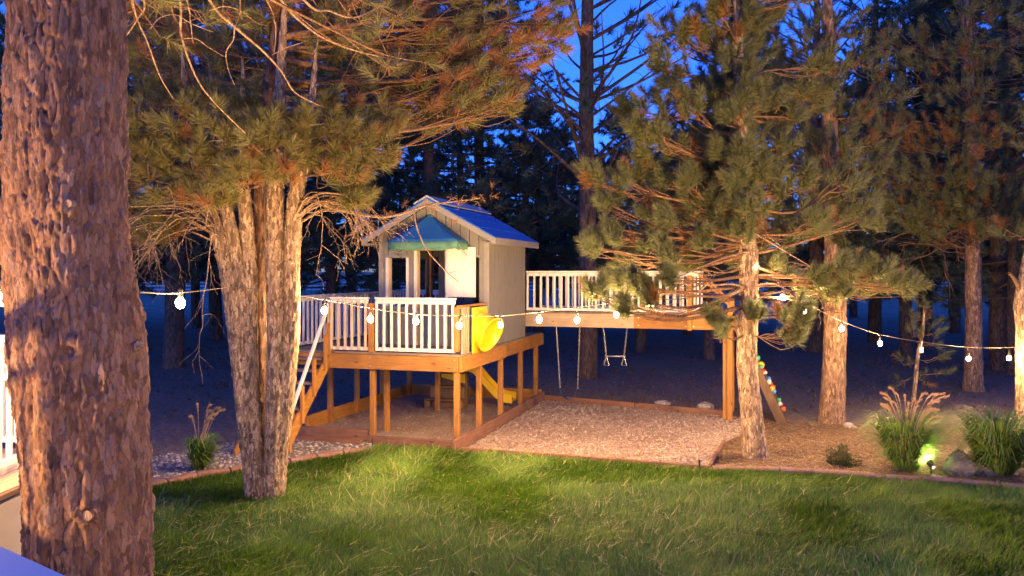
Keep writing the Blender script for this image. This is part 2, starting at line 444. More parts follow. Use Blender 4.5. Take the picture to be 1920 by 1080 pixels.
def join_np(parts):
    V = []; T = []; A = []; o = 0
    for v_, t_, a_ in parts:
        V.append(v_); T.append(t_ + o); A.append(a_); o += len(v_)
    return np.concatenate(V), np.concatenate(T), np.concatenate(A)
v_, t_, a_ = join_np(GB)
tag(obj('lawn_grass', mesh_np('lawn_grass', v_, tris=t_, mat=GRASS, attr=a_)), 'shaggy green lawn grass with dry blown clippings in front of the playset', 'grass', kind='stuff')

# ---------------- brick edging: each brick is a piece
m, nt, b = material('edging_brick')
v = coords(nt, 'Object', (1, 1, 1), True); n2 = noise(nt, v, 24, 6, 0.7); n1 = noise(nt, v, 5, 3)
c = mixc(nt, ramp(nt, n2, [(0.3, (0.16, 0.07, 0.05)), (0.7, (0.34, 0.17, 0.125))]), (0.27, 0.2, 0.19), ramp(nt, n1, [(0.45, (0, 0, 0)), (0.7, (0.6, 0.6, 0.6))]))
nt.links.new(c, b.inputs['Base Color']); b.inputs['Roughness'].default_value = 0.9; bump(nt, b, n2, 0.5, 0.01)
BRICKM = m
def resample(pts, step):
    p = smooth_path(np.asarray(pts)[:, :2], 400)
    s = np.concatenate([[0], np.cumsum(np.linalg.norm(np.diff(p, axis=0), axis=1))])
    k = max(2, int(round(s[-1] / step)) + 1)
    u = np.linspace(0, s[-1], k)
    return np.stack([np.interp(u, s, p[:, 0]), np.interp(u, s, p[:, 1])], -1)
def brick_edge(pts, label, step=0.46, wid=0.15, hgt=0.085):
    pp = resample(pts, step)
    t = empty('brick_edging', (*pp[0], 0)); tag(t, label, 'edging')
    for i in range(len(pp) - 1):
        a, b_ = pp[i], pp[i + 1]; d = b_ - a; L = np.linalg.norm(d)
        # rounded top profile
        prof = [(-wid / 2, 0), (-wid / 2, hgt * .72), (-wid * .3, hgt), (wid * .3, hgt), (wid / 2, hgt * .72), (wid / 2, 0)]
        l2 = L / 2 - 0.011
        mb = MB().prism([(-l2, y, z) for y, z in prof], (2 * l2, 0, 0))
        c_ = (a + b_) / 2 - pp[0]
        mb.build('brick', BRICKM, t, loc=(c_[0], c_[1] + random.uniform(-.008, .008), 0.0 + random.uniform(-.01, .006)), rot=(random.uniform(-.03, .03), random.uniform(-.015, .015), math.atan2(d[1], d[0]) + random.uniform(-.03, .03)), bevel=0.008)
    return t
brick_edge(EDGE_L, 'curved red brick edging between the lawn and the gravel bed by the multi-stem pine')
brick_edge(EDGE_R, 'red brick edging between the lawn and the pine straw bed with ornamental grasses')

# ---------------- gravel bed by the stairs
grav_poly = [tuple(p[:2]) for p in EDGE_L] + [tuple(G(px, py)[:2]) for px, py in [(700, 836), (690, 824), (575, 818), (450, 826), (330, 850), (200, 870), (60, 890), (-60, 905)]]
m, nt, b = material('gravel_soil')
v = coords(nt, 'Object'); n2 = noise(nt, v, 30, 6, 0.7)
nt.links.new(ramp(nt, n2, [(0.3, (0.10, 0.08, 0.07)), (0.7, (0.24, 0.20, 0.18))]), b.inputs['Base Color']); b.inputs['Roughness'].default_value = 0.95; bump(nt, b, n2, 0.9, 0.03)
poly_sheet('gravel_bed', grav_poly, 0.008, m)
# pebbles
ico = bmesh.new(); bmesh.ops.create_icosphere(ico, subdivisions=1, radius=1); IV = np.array([v_.co[:] for v_ in ico.verts]); IT = np.array([[v_.index for v_ in f.verts] for f in ico.faces]); ico.free()
def pebbles(n, poly, box, r0, r1, z=0.006):
    x = rng.uniform(box[0], box[1], n); y = rng.uniform(box[2], box[3], n); k = in_poly(x, y, poly); x = x[k]; y = y[k]; n = len(x)
    sc = rng.uniform(r0, r1, (n, 1, 1)) * np.stack([rng.uniform(.7, 1.4, n), rng.uniform(.7, 1.4, n), rng.uniform(.45, .8, n)], -1)[:, None, :]
    vv = IV[None] * (1 + rng.normal(0, .12, (n, len(IV), 1))) * sc + np.stack([x, y, np.full(n, z)], -1)[:, None]
    tt = (IT[None] + (np.arange(n) * len(IV))[:, None, None]).reshape(-1, 3)
    return vv.reshape(-1, 3), tt, np.repeat(rng.random(n), len(IV))
v_, t_, a_ = pebbles(9000, grav_poly, (-9, -1.5, 11, 14.6), 0.012, 0.034)
tag(obj('pebbles', mesh_np('pebbles', v_, tris=t_, mat=PEBM, attr=a_)), 'loose grey pebbles in the bed beside the stairs', 'gravel', kind='stuff')

# ---------------- wood chip play area and pine straw bed
PLAY = [G(px, py) for px, py in [(868, 847), (1000, 856), (1160, 868), (1328, 882), (1356, 832), (1400, 812), (1404, 786), (1364, 782), (1020, 752), (884, 838)]]
play_poly = [tuple(p[:2]) for p in PLAY]
m, nt, b = material('chip_ground')
v = coords(nt, 'Object'); n2 = noise(nt, v, 26, 8, 0.75); n1 = noise(nt, v, 1.0, 4)
c = mixc(nt, ramp(nt, n2, [(0.3, (0.24, 0.155, 0.11)), (0.65, (0.50, 0.37, 0.27))]), (0.33, 0.20, 0.14), ramp(nt, n1, [(0.42, (0, 0, 0)), (0.6, (0.8, 0.8, 0.8))]))
nt.links.new(c, b.inputs['Base Color']); b.inputs['Roughness'].default_value = 0.95; bump(nt, b, n2, 0.9, 0.03)
CHIPGROUND = m
poly_sheet('play_surface', play_poly, 0.010, m)
def chips(n, poly, box, l0, l1, w0, w1, z):
    x = rng.uniform(box[0], box[1], n); y = rng.uniform(box[2], box[3], n); k = in_poly(x, y, poly); x = x[k]; y = y[k]; n = len(x)
    az = rng.uniform(0, np.pi, n); L = rng.uniform(l0, l1, n) / 2; W = rng.uniform(w0, w1, n) / 2
    tilt = rng.normal(0, .35, (n, 2))
    u = np.stack([np.cos(az), np.sin(az), tilt[:, 0]], -1) * L[:, None]; w = np.stack([-np.sin(az), np.cos(az), tilt[:, 1]], -1) * W[:, None]
    p = np.stack([x, y, z + rng.uniform(0.004, .02, n)], -1)
    vv = np.stack([p - u - w, p + u - w * .6, p + u + w, p - u + w * .7], 1).reshape(-1, 3)
    q_ = np.arange(4 * n).reshape(-1, 4)
    t_ = np.concatenate([q_[:, [0, 1, 2]], q_[:, [0, 2, 3]]])
    return vv, t_, np.repeat(np.clip(rng.random(n) * .7 + .3 * vnoise(x * 1.5, y * 1.5), 0, 1), 4)
v_, t_, a_ = chips(42000, play_poly, (-1, 5.2, 11.9, 19.2), 0.02, 0.06, 0.008, 0.020, 0.010)
tag(obj('wood_chips', mesh_np('wood_chips', v_, tris=t_, mat=CHIPM, attr=a_)), 'pale wood chips spread over the play area beside the playset', 'wood chips', kind='stuff')

STRAW = [tuple(p[:2]) for p in EDGE_R] + [tuple(G(px, py)[:2]) for px, py in [(2200, 830), (1920, 812), (1760, 806), (1640, 800), (1500, 792), (1405, 784), (1400, 812), (1357, 832), (1331, 882)]]
m, nt, b = material('straw_ground')
v = coords(nt, 'Object'); n2 = noise(nt, v, 22, 8, 0.75)
nt.links.new(ramp(nt, n2, [(0.3, (0.055, 0.03, 0.018)), (0.65, (0.16, 0.09, 0.05))]), b.inputs['Base Color']); b.inputs['Roughness'].default_value = 0.95; bump(nt, b, n2, 0.9, 0.03)
poly_sheet('straw_bed', STRAW, 0.012, m)
v_, t_, a_ = blades(42000, STRAW, (2.5, 12, 10.4, 17.5), 0.12, 0.26, 0.012, 1.4, zoff=0.014, flat=True)
a_ = np.repeat(rng.random(len(a_) // 3), 3)
tag(obj('pine_straw', mesh_np('pine_straw', v_, tris=t_, mat=STRAWM, attr=a_)), 'brown pine straw mulch under the young pine and ornamental grasses', 'pine straw', kind='stuff')

# needle litter, tufts of dry grass and cones on the forest floor
fl_poly = [(-22, 12.5), (-4.6, 13.5), (-4.2, 16.0), (-2.8, 20.6), (0.4, 19.4), (4.6, 17.3), (6, 17.2), (12, 16.5), (22, 16.5), (34, 46), (-34, 46)]
v_, t_, a_ = blades(90000, fl_poly, (-22, 22, 12.5, 40), 0.06, 0.18, 0.009, 1.2, zoff=0.01)
a_ = np.repeat(rng.random(len(a_) // 3) * .75, 3)
tag(obj('needle_litter', mesh_np('needle_litter', v_, tris=t_, mat=STRAWM, attr=a_)), 'dry needles and grass stubble scattered over the forest floor', 'litter', kind='stuff')
v_, t_, a_ = pebbles(1500, fl_poly, (-16, 16, 16, 32), 0.03, 0.05, 0.02)
tag(obj('pine_cones', mesh_np('pine_cones', v_, tris=t_, mat=CONEM, attr=a_)), 'dark fallen pine cones scattered behind the swings', 'pine cones', kind='stuff')

# stones behind the play area border
def rock(name, c_, s, mat, label, seed, cat='rock', group=None):
    r_ = np.random.default_rng(seed)
    bm = bmesh.new(); bmesh.ops.create_icosphere(bm, subdivisions=4, radius=1)
    ph = r_.uniform(0, 6, 9)
    for v_ in bm.verts:
        p = v_.co.copy()
        k = 1 + .05 * abs(math.sin(14 * p.x + ph[5]) + math.sin(12 * p.z + ph[6])) + .16 * math.sin(3 * p.x + ph[0]) * math.cos(2.5 * p.y + ph[1]) + .10 * math.sin(5 * p.z + ph[2] + 3 * p.x) + .06 * math.sin(9 * p.y + ph[3]) * math.sin(8 * p.x + ph[4])
        k += .09 * float(vnoise(np.array([p.x * 3 + 9 + seed]), np.array([p.y * 3 + p.z * 4 + 9]))[0]) + .05 * float(vnoise(np.array([p.x * 9 + p.z * 7 + 40]), np.array([p.y * 9 + 40]))[0])
        k = round(k * 9) / 9 * .5 + k * .5
        v_.co = Vector((p.x * s[0] * k, p.y * s[1] * k, p.z * s[2] * k))
    me = bpy.data.meshes.new(name); bm.to_mesh(me); bm.free(); me.materials.append(mat)
    o = obj(name, me, loc=(c_[0], c_[1], c_[2])); o.rotation_euler = (0, 0, r_.uniform(0, 3))
    return tag(o, label, cat, group)
STL = {1243: 'large rounded pale field stone behind the back timber, closer to the swings', 1326: 'largest pale field stone behind the back timber, closer to the bridge post'}
for i, (px, py, s) in enumerate([(1198, 766, .09), (1243, 769, .20), (1262, 771, .10), (1326, 774, .22), (1280, 772, .08), (1222, 768, .10)]):
    c_ = G(px, py)
    rock('field_stone', (c_[0], c_[1] + .15, s * .3), (s, s * .7, s * .55), STONE, STL.get(px, 'small pale field stone in the row behind the back timber of the wood chips'), 30 + i, group=None if px in STL else 'stones behind the timber border')
c_ = G(1592, 802); rock('field_stone', (c_[0], c_[1], .02), (.12, .09, .07), STONE, 'small pale stone in the pine straw beside the lit brown pine trunk', 61)
c_ = G(1818, 893); rock('boulder', (c_[0] - .05, c_[1] + .14, .07), (.24, .2, .22), DARKROCK, 'dark upright boulder between the two ornamental grasses at the lawn edge', 51)
c_ = G(1842, 890); rock('boulder', (c_[0], c_[1] + .02, .04), (.17, .15, .14), DARKROCK, 'low dark rock leaning on the boulder beside the plumeless fountain grass', 52)
# ================================================================== the playset
F = G(860, 842)
RZ = -math.atan2(0.29, 0.957)
cR, sR = math.cos(RZ), math.sin(RZ)
def W(x, y, z=0.0):                          # playset frame -> world
    return np.array([F[0] + x * cR - y * sR, F[1] + x * sR + y * cR, z])
def Lx(px, py, yl):                          # ray with the plane y_local = yl -> (x_local, z)
    d = ray(px, py); o = np.array([-F[0], -F[1]])
    ox, oy = o[0] * cR + o[1] * sR, -o[0] * sR + o[1] * cR
    dx, dy = d[0] * cR + d[1] * sR, -d[0] * sR + d[1] * cR
    t = (yl - oy) / dy
    return ox + dx * t, EYE + d[2] * t
PS = empty('playset', (F[0], F[1], 0), RZ)
tag(PS, 'wooden backyard playset with grey cabin, blue roof, raised deck and railed bridge', 'playset')
_box = {}
def part(name, c, s, mats, parent=PS, rot=None, bevel=0.0):
    """a board centred at c with size s; alike boards share mesh data"""
    ax = int(np.argmax(s))
    mat = mats[ax] if isinstance(mats, list) else mats
    key = (tuple(round(x, 4) for x in s), mat.name, bevel > 0)
    if key not in _box:
        bm = bmesh.new(); bmesh.ops.create_cube(bm, size=1)
        for v_ in bm.verts: v_.co = Vector((v_.co.x * s[0], v_.co.y * s[1], v_.co.z * s[2]))
        if bevel: bmesh.ops.bevel(bm, geom=bm.edges[:], offset=bevel, segments=1, affect='EDGES')
        me = bpy.data.meshes.new(name); bm.to_mesh(me); bm.free(); me.materials.append(mat); _box[key] = me
    return obj(name, _box[key], parent, c, rot)

DZ = 1.56            # deck surface
DW, DL = 3.30, 5.35  # deck: x from -DW to 0, y from 0 to DL
FW = 2.42            # width of the front rail; the stairs take the rest
# posts under the deck
for x, y in [(-.05, .05), (-.05, 1.17), (-.05, 2.44), (-.05, 3.82), (-.05, 5.05), (-1.62, .12), (-1.78, 1.0), (-1.75, 3.4), (-1.45, 5.25), (-3.22, 1.5), (-3.22, 2.6), (-3.22, 3.8), (-3.22, 5.25), (-3.22, .12)]:
    part('post', (x, y, (DZ - .04) / 2), (.09, .09, DZ - .04), CEDAR, bevel=.006)
# rim beams
part('beam', (-FW / 2, -.005, DZ - .165), (FW, .05, .25), CEDAR, bevel=.004)
part('beam', (-FW - (DW - FW) / 2 - .02, .06, DZ - .15), (DW - FW - .04, .05, .22), CEDAR, bevel=.004)
part('beam', (.03, 1.22, DZ - .165), (.05, 2.44, .25), CEDAR, bevel=.004)
part('beam', (.03, 2.44 + (DL - 2.44) / 2, DZ - .15), (.052, DL - 2.45, .25), CEDAR, bevel=.004)
part('beam', (-DW - .03, DL / 2 + .05, DZ - .165), (.05, DL, .25), CEDAR)
part('beam', (-DW / 2, DL + .03, DZ - .165), (DW, .05, .25), CEDAR)
for y in (1.35, 2.7, 4.05): part('joist', (-DW / 2, y, DZ - .135), (DW - .02, .045, .18), CEDAR)
# floor boards
nb = int(DL / .145)
for i in range(nb):
    y = .07 + i * .145
    part('floor_board', (-DW / 2 + .02, y + .02, DZ - .018), (DW + .06, .138, .034), DECKW)
# boards along the ground (sand frame)
part('ground_board', (.035, DL / 2 - .12, .10), (.05, DL + .35, .22), TIMB, bevel=.005)
part('ground_board', (-.82, -.03, .07), (1.66, .05, .14), TIMB, bevel=.005)
part('ground_board', (-DW + .02, DL / 2 + .35, .13), (.05, DL - .7, .26), CEDAR, bevel=.005)
part('ground_board', (-DW / 2, DL - .02, .13), (DW, .05, .26), CEDAR, bevel=.005)
part('ground_board', (-2.46, .12, .10), (1.5, .05, .20), TIMB, bevel=.005)
part('step_board', (-2.44, -.1, .03), (1.45, .16, .06), TIMB, bevel=.005)
# wood chips under the deck
sand_poly = [tuple(W(x, y)[:2]) for x, y in [(-1.6, -.0), (.01, -.0), (.01, DL - .05), (-DW + .05, DL - .05), (-DW + .05, .15), (-1.6, .12)]]
poly_sheet('sand_floor', sand_poly, 0.014, CHIPGROUND)
v_, t_, a_ = chips(16000, sand_poly, (-5, 1, 13, 20.5), .015, .05, .006, .016, .014)
tag(obj('wood_chips', mesh_np('wood_chips', v_, tris=t_, mat=CHIPM, attr=a_ * .9)), 'wood chips covering the ground under the raised playset deck', 'wood chips', kind='stuff')

# railings: the rails are the part, each baluster a piece of it
def railing(p0, p1, zf, zt, n, mat, wood_b=None, bw=.038, inset=0.0, cap=(.09, .035), ends=True):
    p0 = np.array(p0, float); p1 = np.array(p1, float); d = p1 - p0; L = np.linalg.norm(d); a = math.atan2(d[1], d[0]); c = (p0 + p1) / 2
    mb = MB().box((0, 0, zt - cap[1] / 2), (L, cap[0], cap[1])).box((0, 0, zt - cap[1] - .04), (L - .01, .035, .07)).box((0, 0, zf + .055), (L - .01, .035, .06))
    r = mb.build('railing', mat, PS, loc=(c[0], c[1], 0), rot=(0, 0, a), bevel=.004)
    h = zt - zf - cap[1] - .05
    for i in range(n):
        t = -L / 2 + L * ((i + .5) / n if not ends else (i + .25) / (n - .5))
        part('baluster', (t, -.035 + inset, zf + .03 + h / 2), (bw, .032, h), wood_b or mat, r, rot=(random.uniform(-.006, .006), random.uniform(-.01, .01), 0))
    return r
TOP = 2.50
railing((-1.52, .02), (-.06, .02), DZ, TOP, 11, WHITE)
railing((-FW + .04, .02), (-1.66, .02), DZ, TOP, 6, WHITE, PALEW)
part('rail_post', (-1.59, .02, DZ + (TOP - DZ - .1) / 2), (.10, .09, TOP - DZ - .1), CEDAR, bevel=.005)
part('rail_post', (-.03, -.01, DZ + .42), (.085, .085, .74), CEDAR, bevel=.005)
part('rail_post', (-FW, .03, DZ + .2), (.09, .09, .56), CEDAR, bevel=.005)
part('rail_post', (-FW + .01, .03, DZ + .45), (.06, .06, .9), PALEW)
railing((-DW, .10), (-DW, 4.0), DZ, TOP, 26, WHITE, inset=.0)
railing((-DW, 4.04), (-DW, DL), DZ, TOP, 9, WHITE)
railing((-DW + .05, DL), (-.8, DL), DZ, TOP, 16, WHITE)
part('rail_post', (-DW, .06, DZ + .35), (.09, .09, 1.0), CEDAR)
# right side: short rail and the yellow tube slide mouth
part('side_rail', (0.0, .66, DZ + .80), (.09, 1.3, .035), CEDAR, bevel=.004)
for y in (.14, .22, .31, .42): part('baluster', (.01, y, DZ + .39), (.035, .04, .78), PALEW)

# stairs down towards the lawn
SX0, SX1 = -DW + .06, -FW - .03
bot_y, top_z = -1.42, DZ - .06
run = 1.42 + .02
st = MB()
a_st = math.atan2(top_z, run)
def stringer(x):
    return MB().prism([(x - .022, .05, top_z + .02), (x - .022, .05, top_z - .24), (x - .022, bot_y + .12, 0.0), (x - .022, bot_y - .1, 0.0), (x - .022, bot_y - .1, .1)], (.044, 0, 0))
stairs = stringer(SX1).build('stringer', CEDAR[1], PS, bevel=.004)
stringer(SX0).build('stringer', CEDAR[1], PS, bevel=.004)
ns = 8
for i in range(ns):
    f = (i + .5) / ns
    part('tread', ((SX0 + SX1) / 2, .05 - f * run * 1.0, top_z - f * top_z * 1.0 + .02), (SX1 - SX0 - .05, .20, .04), DECKW)
# the white hand rail on short posts
h0, h1 = W(SX1, 0), W(SX1, bot_y)
def strut(name, a, b_, w, t, mat, parent=PS):
    a = Vector(a); b_ = Vector(b_); d = b_ - a
    mb = MB().box((0, 0, 0), (t, w, d.length))
    o = mb.build(name, mat, parent, loc=(a + b_) / 2, bevel=.003)
    o.rotation_mode = 'QUATERNION'; o.rotation_quaternion = d.to_track_quat('Z', 'X')
    return o
strut('handrail', (SX1 + .03, .02, 2.38), (SX1 + .03, -1.30, .52), .045, .055, WHITE)
strut('handrail', (SX0 - .03, .02, 2.45), (SX0 - .03, -1.30, .60), .045, .055, WHITE)
for f in (.12, .38, .64, .9):
    part('handrail_post', (SX1 + .045, .05 - f * run, top_z * (1 - f) + .22), (.04, .07, .62), CEDAR)

# ---------------- cabin
CY0, CY1 = 1.467, 3.95
CX0, CX1 = -2.15, -.005
EZ, PZ, RX = 3.62, 4.22, -1.075     # wall height at the eaves, gable apex, ridge x
def gable(x): return PZ - abs(x - RX) * (PZ - EZ) / (RX - CX0)
lw = [Lx(728, 483, CY0)[0], Lx(763, 483, CY0)[0]]
dr = [Lx(781, 470, CY0)[0], Lx(836, 470, CY0)[0]]
rw = [Lx(846, 484, CY0)[0], Lx(898, 484, CY0)[0]]
WB, WT = 2.28, 3.20
DTOP = 3.33
DHALF = Lx(800, 560, CY0)[1]
front_open = [(lw[0], lw[1], WB, WT), (dr[0], dr[1], DZ, DTOP), (rw[0], rw[1], WB, WT)]
def siding_wall(y, xs_, opens, name='cabin_wall', depth=.02, flip=1):
    wall = MB().box(((CX0 + CX1) / 2, y + .035 * flip, DZ + .03), (CX1 - CX0 - .02, .04, .06)).build(name, TRIM, PS)
    for x0, x1 in zip(xs_[:-1], xs_[1:]):
        a, b_ = x0 + .007, x1 - .007
        mid = (a + b_) / 2
        cuts = [(o[2], o[3]) for o in opens if o[0] - 1e-4 <= mid <= o[1] + 1e-4]
        z = DZ + .002
        segs = []
        for lo, hi in sorted(cuts):
            if lo > z + .01: segs.append((z, lo))
            z = hi
        segs.append((z, None))
        for lo, hi in segs:
            if hi is None:
                pts = [(a, lo), (b_, lo), (b_, gable(b_))]
                if a < RX < b_: pts.append((RX, PZ))
                pts.append((a, gable(a)))
            else: pts = [(a, lo), (b_, lo), (b_, hi), (a, hi)]
            MB().prism([(px_, y - depth / 2, pz_) for px_, pz_ in pts], (0, depth, 0)).build('siding_board', SIDING, wall, bevel=.003)
    return wall
def split(xs_, maxw=.2):
    out = [xs_[0]]
    for a, b_ in zip(xs_[:-1], xs_[1:]):
        k = max(1, round((b_ - a) / maxw))
        out += [a + (b_ - a) * (i + 1) / k for i in range(k)]
    return out
siding_wall(CY0, split(sorted([CX0, CX1] + lw + dr + rw)), front_open)
bw = [max(CX0 + .08, Lx(722, 520, CY1)[0]), Lx(768, 520, CY1)[0]]; bd = [Lx(786, 520, CY1)[0], Lx(822, 520, CY1)[0]]
back_open = [(bw[0], bw[1], 2.2, 3.2), (bd[0], bd[1], DZ + .02, 3.25)]
siding_wall(CY1, split(sorted([CX0, CX1] + bw + bd)), back_open, flip=-1)
# side walls
def side_wall(x, opening=()):
    wall = MB().box((x - .03 * (1 if x > -1 else -1), (CY0 + CY1) / 2, EZ - .05), (.04, CY1 - CY0 - .06, .08)).build('cabin_wall', TRIM, PS)
    n = 12; w = (CY1 - CY0) / n
    for i in range(n):
        if i in opening:
            part('siding_board', (x, CY0 + (i + .5) * w, (DZ + 2.2) / 2), (.02, w - .005, 2.2 - DZ), SIDING, wall)
            part('siding_board', (x, CY0 + (i + .5) * w, (3.2 + EZ - .045) / 2), (.02, w - .005, EZ - .045 - 3.2), SIDING, wall)
        else: part('siding_board', (x, CY0 + (i + .5) * w, (DZ + EZ) / 2 - .02), (.02, w - .005, EZ - DZ - .05), SIDING, wall)
    return wall
side_wall(CX1 + .012); side_wall(CX0 - .012, range(2, 11))
part('wall_lining', (CX1 - .02, (CY0 + CY1) / 2, (DZ + EZ) / 2), (.012, CY1 - CY0 - .06, EZ - DZ - .12), DECKW)
for x in (CX0 + .06, RX, CX1 - .06):
    part('stud', (x, CY1 - .08, (DZ + EZ) / 2), (.045, .09, EZ - DZ - .06), CEDAR)
part('header', (RX, CY0 + .06, DTOP + .09), (CX1 - CX0 - .1, .06, .13), CEDAR)
# corner trim on the front right
part('corner_trim', (CX1 + .004, CY0 - .016, (DZ + EZ) / 2 + .0), (.10, .012, EZ - DZ - .01), TRIM)
part('corner_trim', (CX0 + .03, CY0 - .016, (DZ + EZ) / 2 + .0), (.08, .012, EZ - DZ - .01), TRIM)
# window and door frames
def frame(o, name, w=.045, mat=TRIM, depth=.06, jamb=None):
    x0, x1, z0, z1 = o
    f_ = MB().box(((x0 + x1) / 2, CY0 - .012, z1 + w / 2), (x1 - x0 + 2 * w, .03, w)).build(name, mat, PS)
    part('jamb', (x0 - w / 2 + .004, CY0 - .012, (z0 + z1) / 2), (w, .036, z1 - z0), jamb or mat, f_)
    part('jamb', (x1 + w / 2 - .004, CY0 - .012, (z0 + z1) / 2), (w, .036, z1 - z0), jamb or mat, f_)
    for x in (x0 + .012, x1 - .012): part('lining', (x, CY0 + .06, (z0 + z1) / 2), (.02, .11, z1 - z0 - .01), PALEW, f_)
    part('sill', ((x0 + x1) / 2, CY0 - .016, z0 - w / 2), (x1 - x0 + 2 * w, .05, w * .8), mat, f_)
    return f_
frame(front_open[0], 'window_frame', jamb=WHITE)
frame(front_open[1], 'door_frame', jamb=WHITE)
f_ = MB().box(((rw[0] + rw[1]) / 2, CY0 - .012, WT + .02), (rw[1] - rw[0] + .05, .03, .04)).build('window_frame', TRIM, PS)
part('sill', ((rw[0] + rw[1]) / 2 + .02, CY0 - .016, WB - .02), (rw[1] - rw[0] + .02, .05, .04), TRIM, f_)
# dutch door: lower half shut, upper half folded back over the window
o_ = part('lower_door', ((dr[0] + dr[1]) / 2, CY0 + .02, (DZ + DHALF) / 2), (dr[1] - dr[0] - .02, .03, DHALF - DZ - .02), SIDING); o_['label'] = 'closed lower half of the split cabin door'
pa = Lx(837, 463, CY0 - .07); pb = Lx(892, 463, CY0 - .07); zt, zb = Lx(862, 463, CY0 - .07)[1], Lx(862, 557, CY0 - .07)[1]
ud = part('upper_door', ((pa[0] + pb[0]) / 2, CY0 - .075, (zt + zb) / 2), (pb[0] - pa[0], .028, zt - zb), WHITE, bevel=.004); ud['label'] = 'white upper half of the split door folded open against the wall'
for z in (zb + .06, zt - .06): MB().box((0, 0, 0), (.05, .05, .03)).build('hinge', GALV, ud, loc=(-(pb[0] - pa[0]) / 2, .03, z - (zt + zb) / 2))
# roof
RO, RF, RB = .24, CY0 - .26, CY1 + .22
slope = (PZ - EZ) / (RX - CX0)
def rz_(x): return PZ + .05 - abs(x - RX) * slope
for sgn in (1, -1):
    xe = RX + sgn * (RX - CX0 + RO) * 1.0
    ze = rz_(xe)
    mb = MB().prism([(RX, RF, PZ + .05), (RX, RF, PZ + .075), (xe, RF, ze + .025), (xe, RF, ze)], (0, RB - RF, 0))
    r = mb.build('roof', BLUEROOF, PS, bevel=.003)
    # eave fascia, rake boards, soffit
    MB().box((xe - sgn * .0, (RF + RB) / 2, ze - .05), (.03, RB - RF - .01, .12)).build('fascia', TRIM, r)
    for yy in (RF + .015, RB - .015):
        MB().prism([(RX, yy - .013, PZ + .048), (RX, yy - .013, PZ - .06), (xe, yy - .013, ze - .11), (xe, yy - .013, ze - .002)], (0, .026, 0)).build('rake_board', TRIM, r)
    xi = RX + sgn * (RX - CX0 + .02)
    MB().prism([(xe, RF + .04, ze - .09), (xe, RF + .04, ze - .07), (xi, RF + .04, ze - .07), (xi, RF + .04, ze - .09)], (0, RB - RF - .08, 0)).build('soffit', TRIM, r)
    # roof sheet seams
    for k in range(1, 4):
        x_ = RX + (xe - RX) * k / 4
        MB().box((x_, (RF + RB) / 2, rz_(x_) + .029), (.02, RB - RF - .01, .012), Matrix.Rotation(sgn * math.atan(slope), 3, 'Y')).build('seam', BLUEROOF, r)
rc = MB()
for sgn in (1, -1):
    x1 = RX + sgn * .26
    rc.prism([(RX, RF - .01, PZ + .085), (RX, RF - .01, PZ + .12), (x1, RF - .01, rz_(x1) + .075), (x1, RF - .01, rz_(x1) + .045)], (0, RB - RF + .02, 0))
rc.build('ridge_cap', RIDGE, PS)
# awning: blue cloth hip with green valance
m, nt, b = material('awning_cloth')
sx = N(nt, 'ShaderNodeSeparateXYZ'); tc = N(nt, 'ShaderNodeTexCoord'); nt.links.new(tc.outputs['Object'], sx.inputs[0])
v = coords(nt, 'Object'); n1 = noise(nt, v, 30, 6, .7)
c = ramp(nt, n1, [(0.35, (0.012, 0.11, 0.30)), (0.62, (0.02, 0.16, 0.38)), (0.74, (0.09, 0.27, 0.45))])
nt.links.new(c, b.inputs['Base Color']); b.inputs['Roughness'].default_value = .7; bump(nt, b, n1, .3, .01)
AWN = m
VAL = paint('valance_cloth', (0.09, 0.24, 0.17), .75, .2)
AO = .62
al, ar = Lx(728, 452, CY0 - AO), Lx(856, 454, CY0 - AO)
apx = Lx(806, 402, CY0 - .03)
az0 = (al[1] + ar[1]) / 2
nA = 14
top_ = []
def awn_pt(u, w_):            # u along the hem (left wall, left corner, right corner, right wall), w 0 apex .. 1 hem
    hem = [(al[0], CY0 - .03), (al[0], CY0 - AO), (ar[0], CY0 - AO), (ar[0], CY0 - .03)]
    k = min(2, int(u)); f = u - k
    hx = hem[k][0] * (1 - f) + hem[k + 1][0] * f; hy = hem[k][1] * (1 - f) + hem[k + 1][1] * f
    sag = -.035 * math.sin(math.pi * w_) * (math.sin(math.pi * f))
    return (apx[0] * (1 - w_) + hx * w_, (CY0 - .03) * (1 - w_) + hy * w_, apx[1] * (1 - w_) + az0 * w_ + sag)
NU, NV = 24, 8
V_ = [awn_pt(3 * i / NU, j / NV) for j in range(NV + 1) for i in range(NU + 1)]
Q_ = [[j * (NU + 1) + i, j * (NU + 1) + i + 1, (j + 1) * (NU + 1) + i + 1, (j + 1) * (NU + 1) + i] for j in range(NV) for i in range(NU)]
aw = obj('awning', mesh_np('awning', V_, quads=Q_, mat=AWN, smooth=True), PS)
sm = aw.modifiers.new('s', 'SOLIDIFY'); sm.thickness = .006
Vv = []
for j in range(3):
    for i in range(NU + 1):
        x, y, z = awn_pt(3 * i / NU, 1)
        drop = (.15 + .02 * math.sin(i * 1.9)) * j / 2
        Vv.append((x + .012 * math.sin(i * 2.3) * j, y - .004 + .012 * math.cos(i * 1.7) * j, z - drop + .006))
Qv = [[j * (NU + 1) + i, j * (NU + 1) + i + 1, (j + 1) * (NU + 1) + i + 1, (j + 1) * (NU + 1) + i] for j in range(2) for i in range(NU)]
vo = obj('valance', mesh_np('valance', Vv, quads=Qv, mat=VAL, smooth=True), aw)
sm = vo.modifiers.new('s', 'SOLIDIFY'); sm.thickness = .006
for xx in (al[0], ar[0]):
    strut('awning_arm', (xx, CY0 - .02, az0 - .28), (xx, CY0 - AO + .03, az0 - .02), .02, .02, GALV, aw)

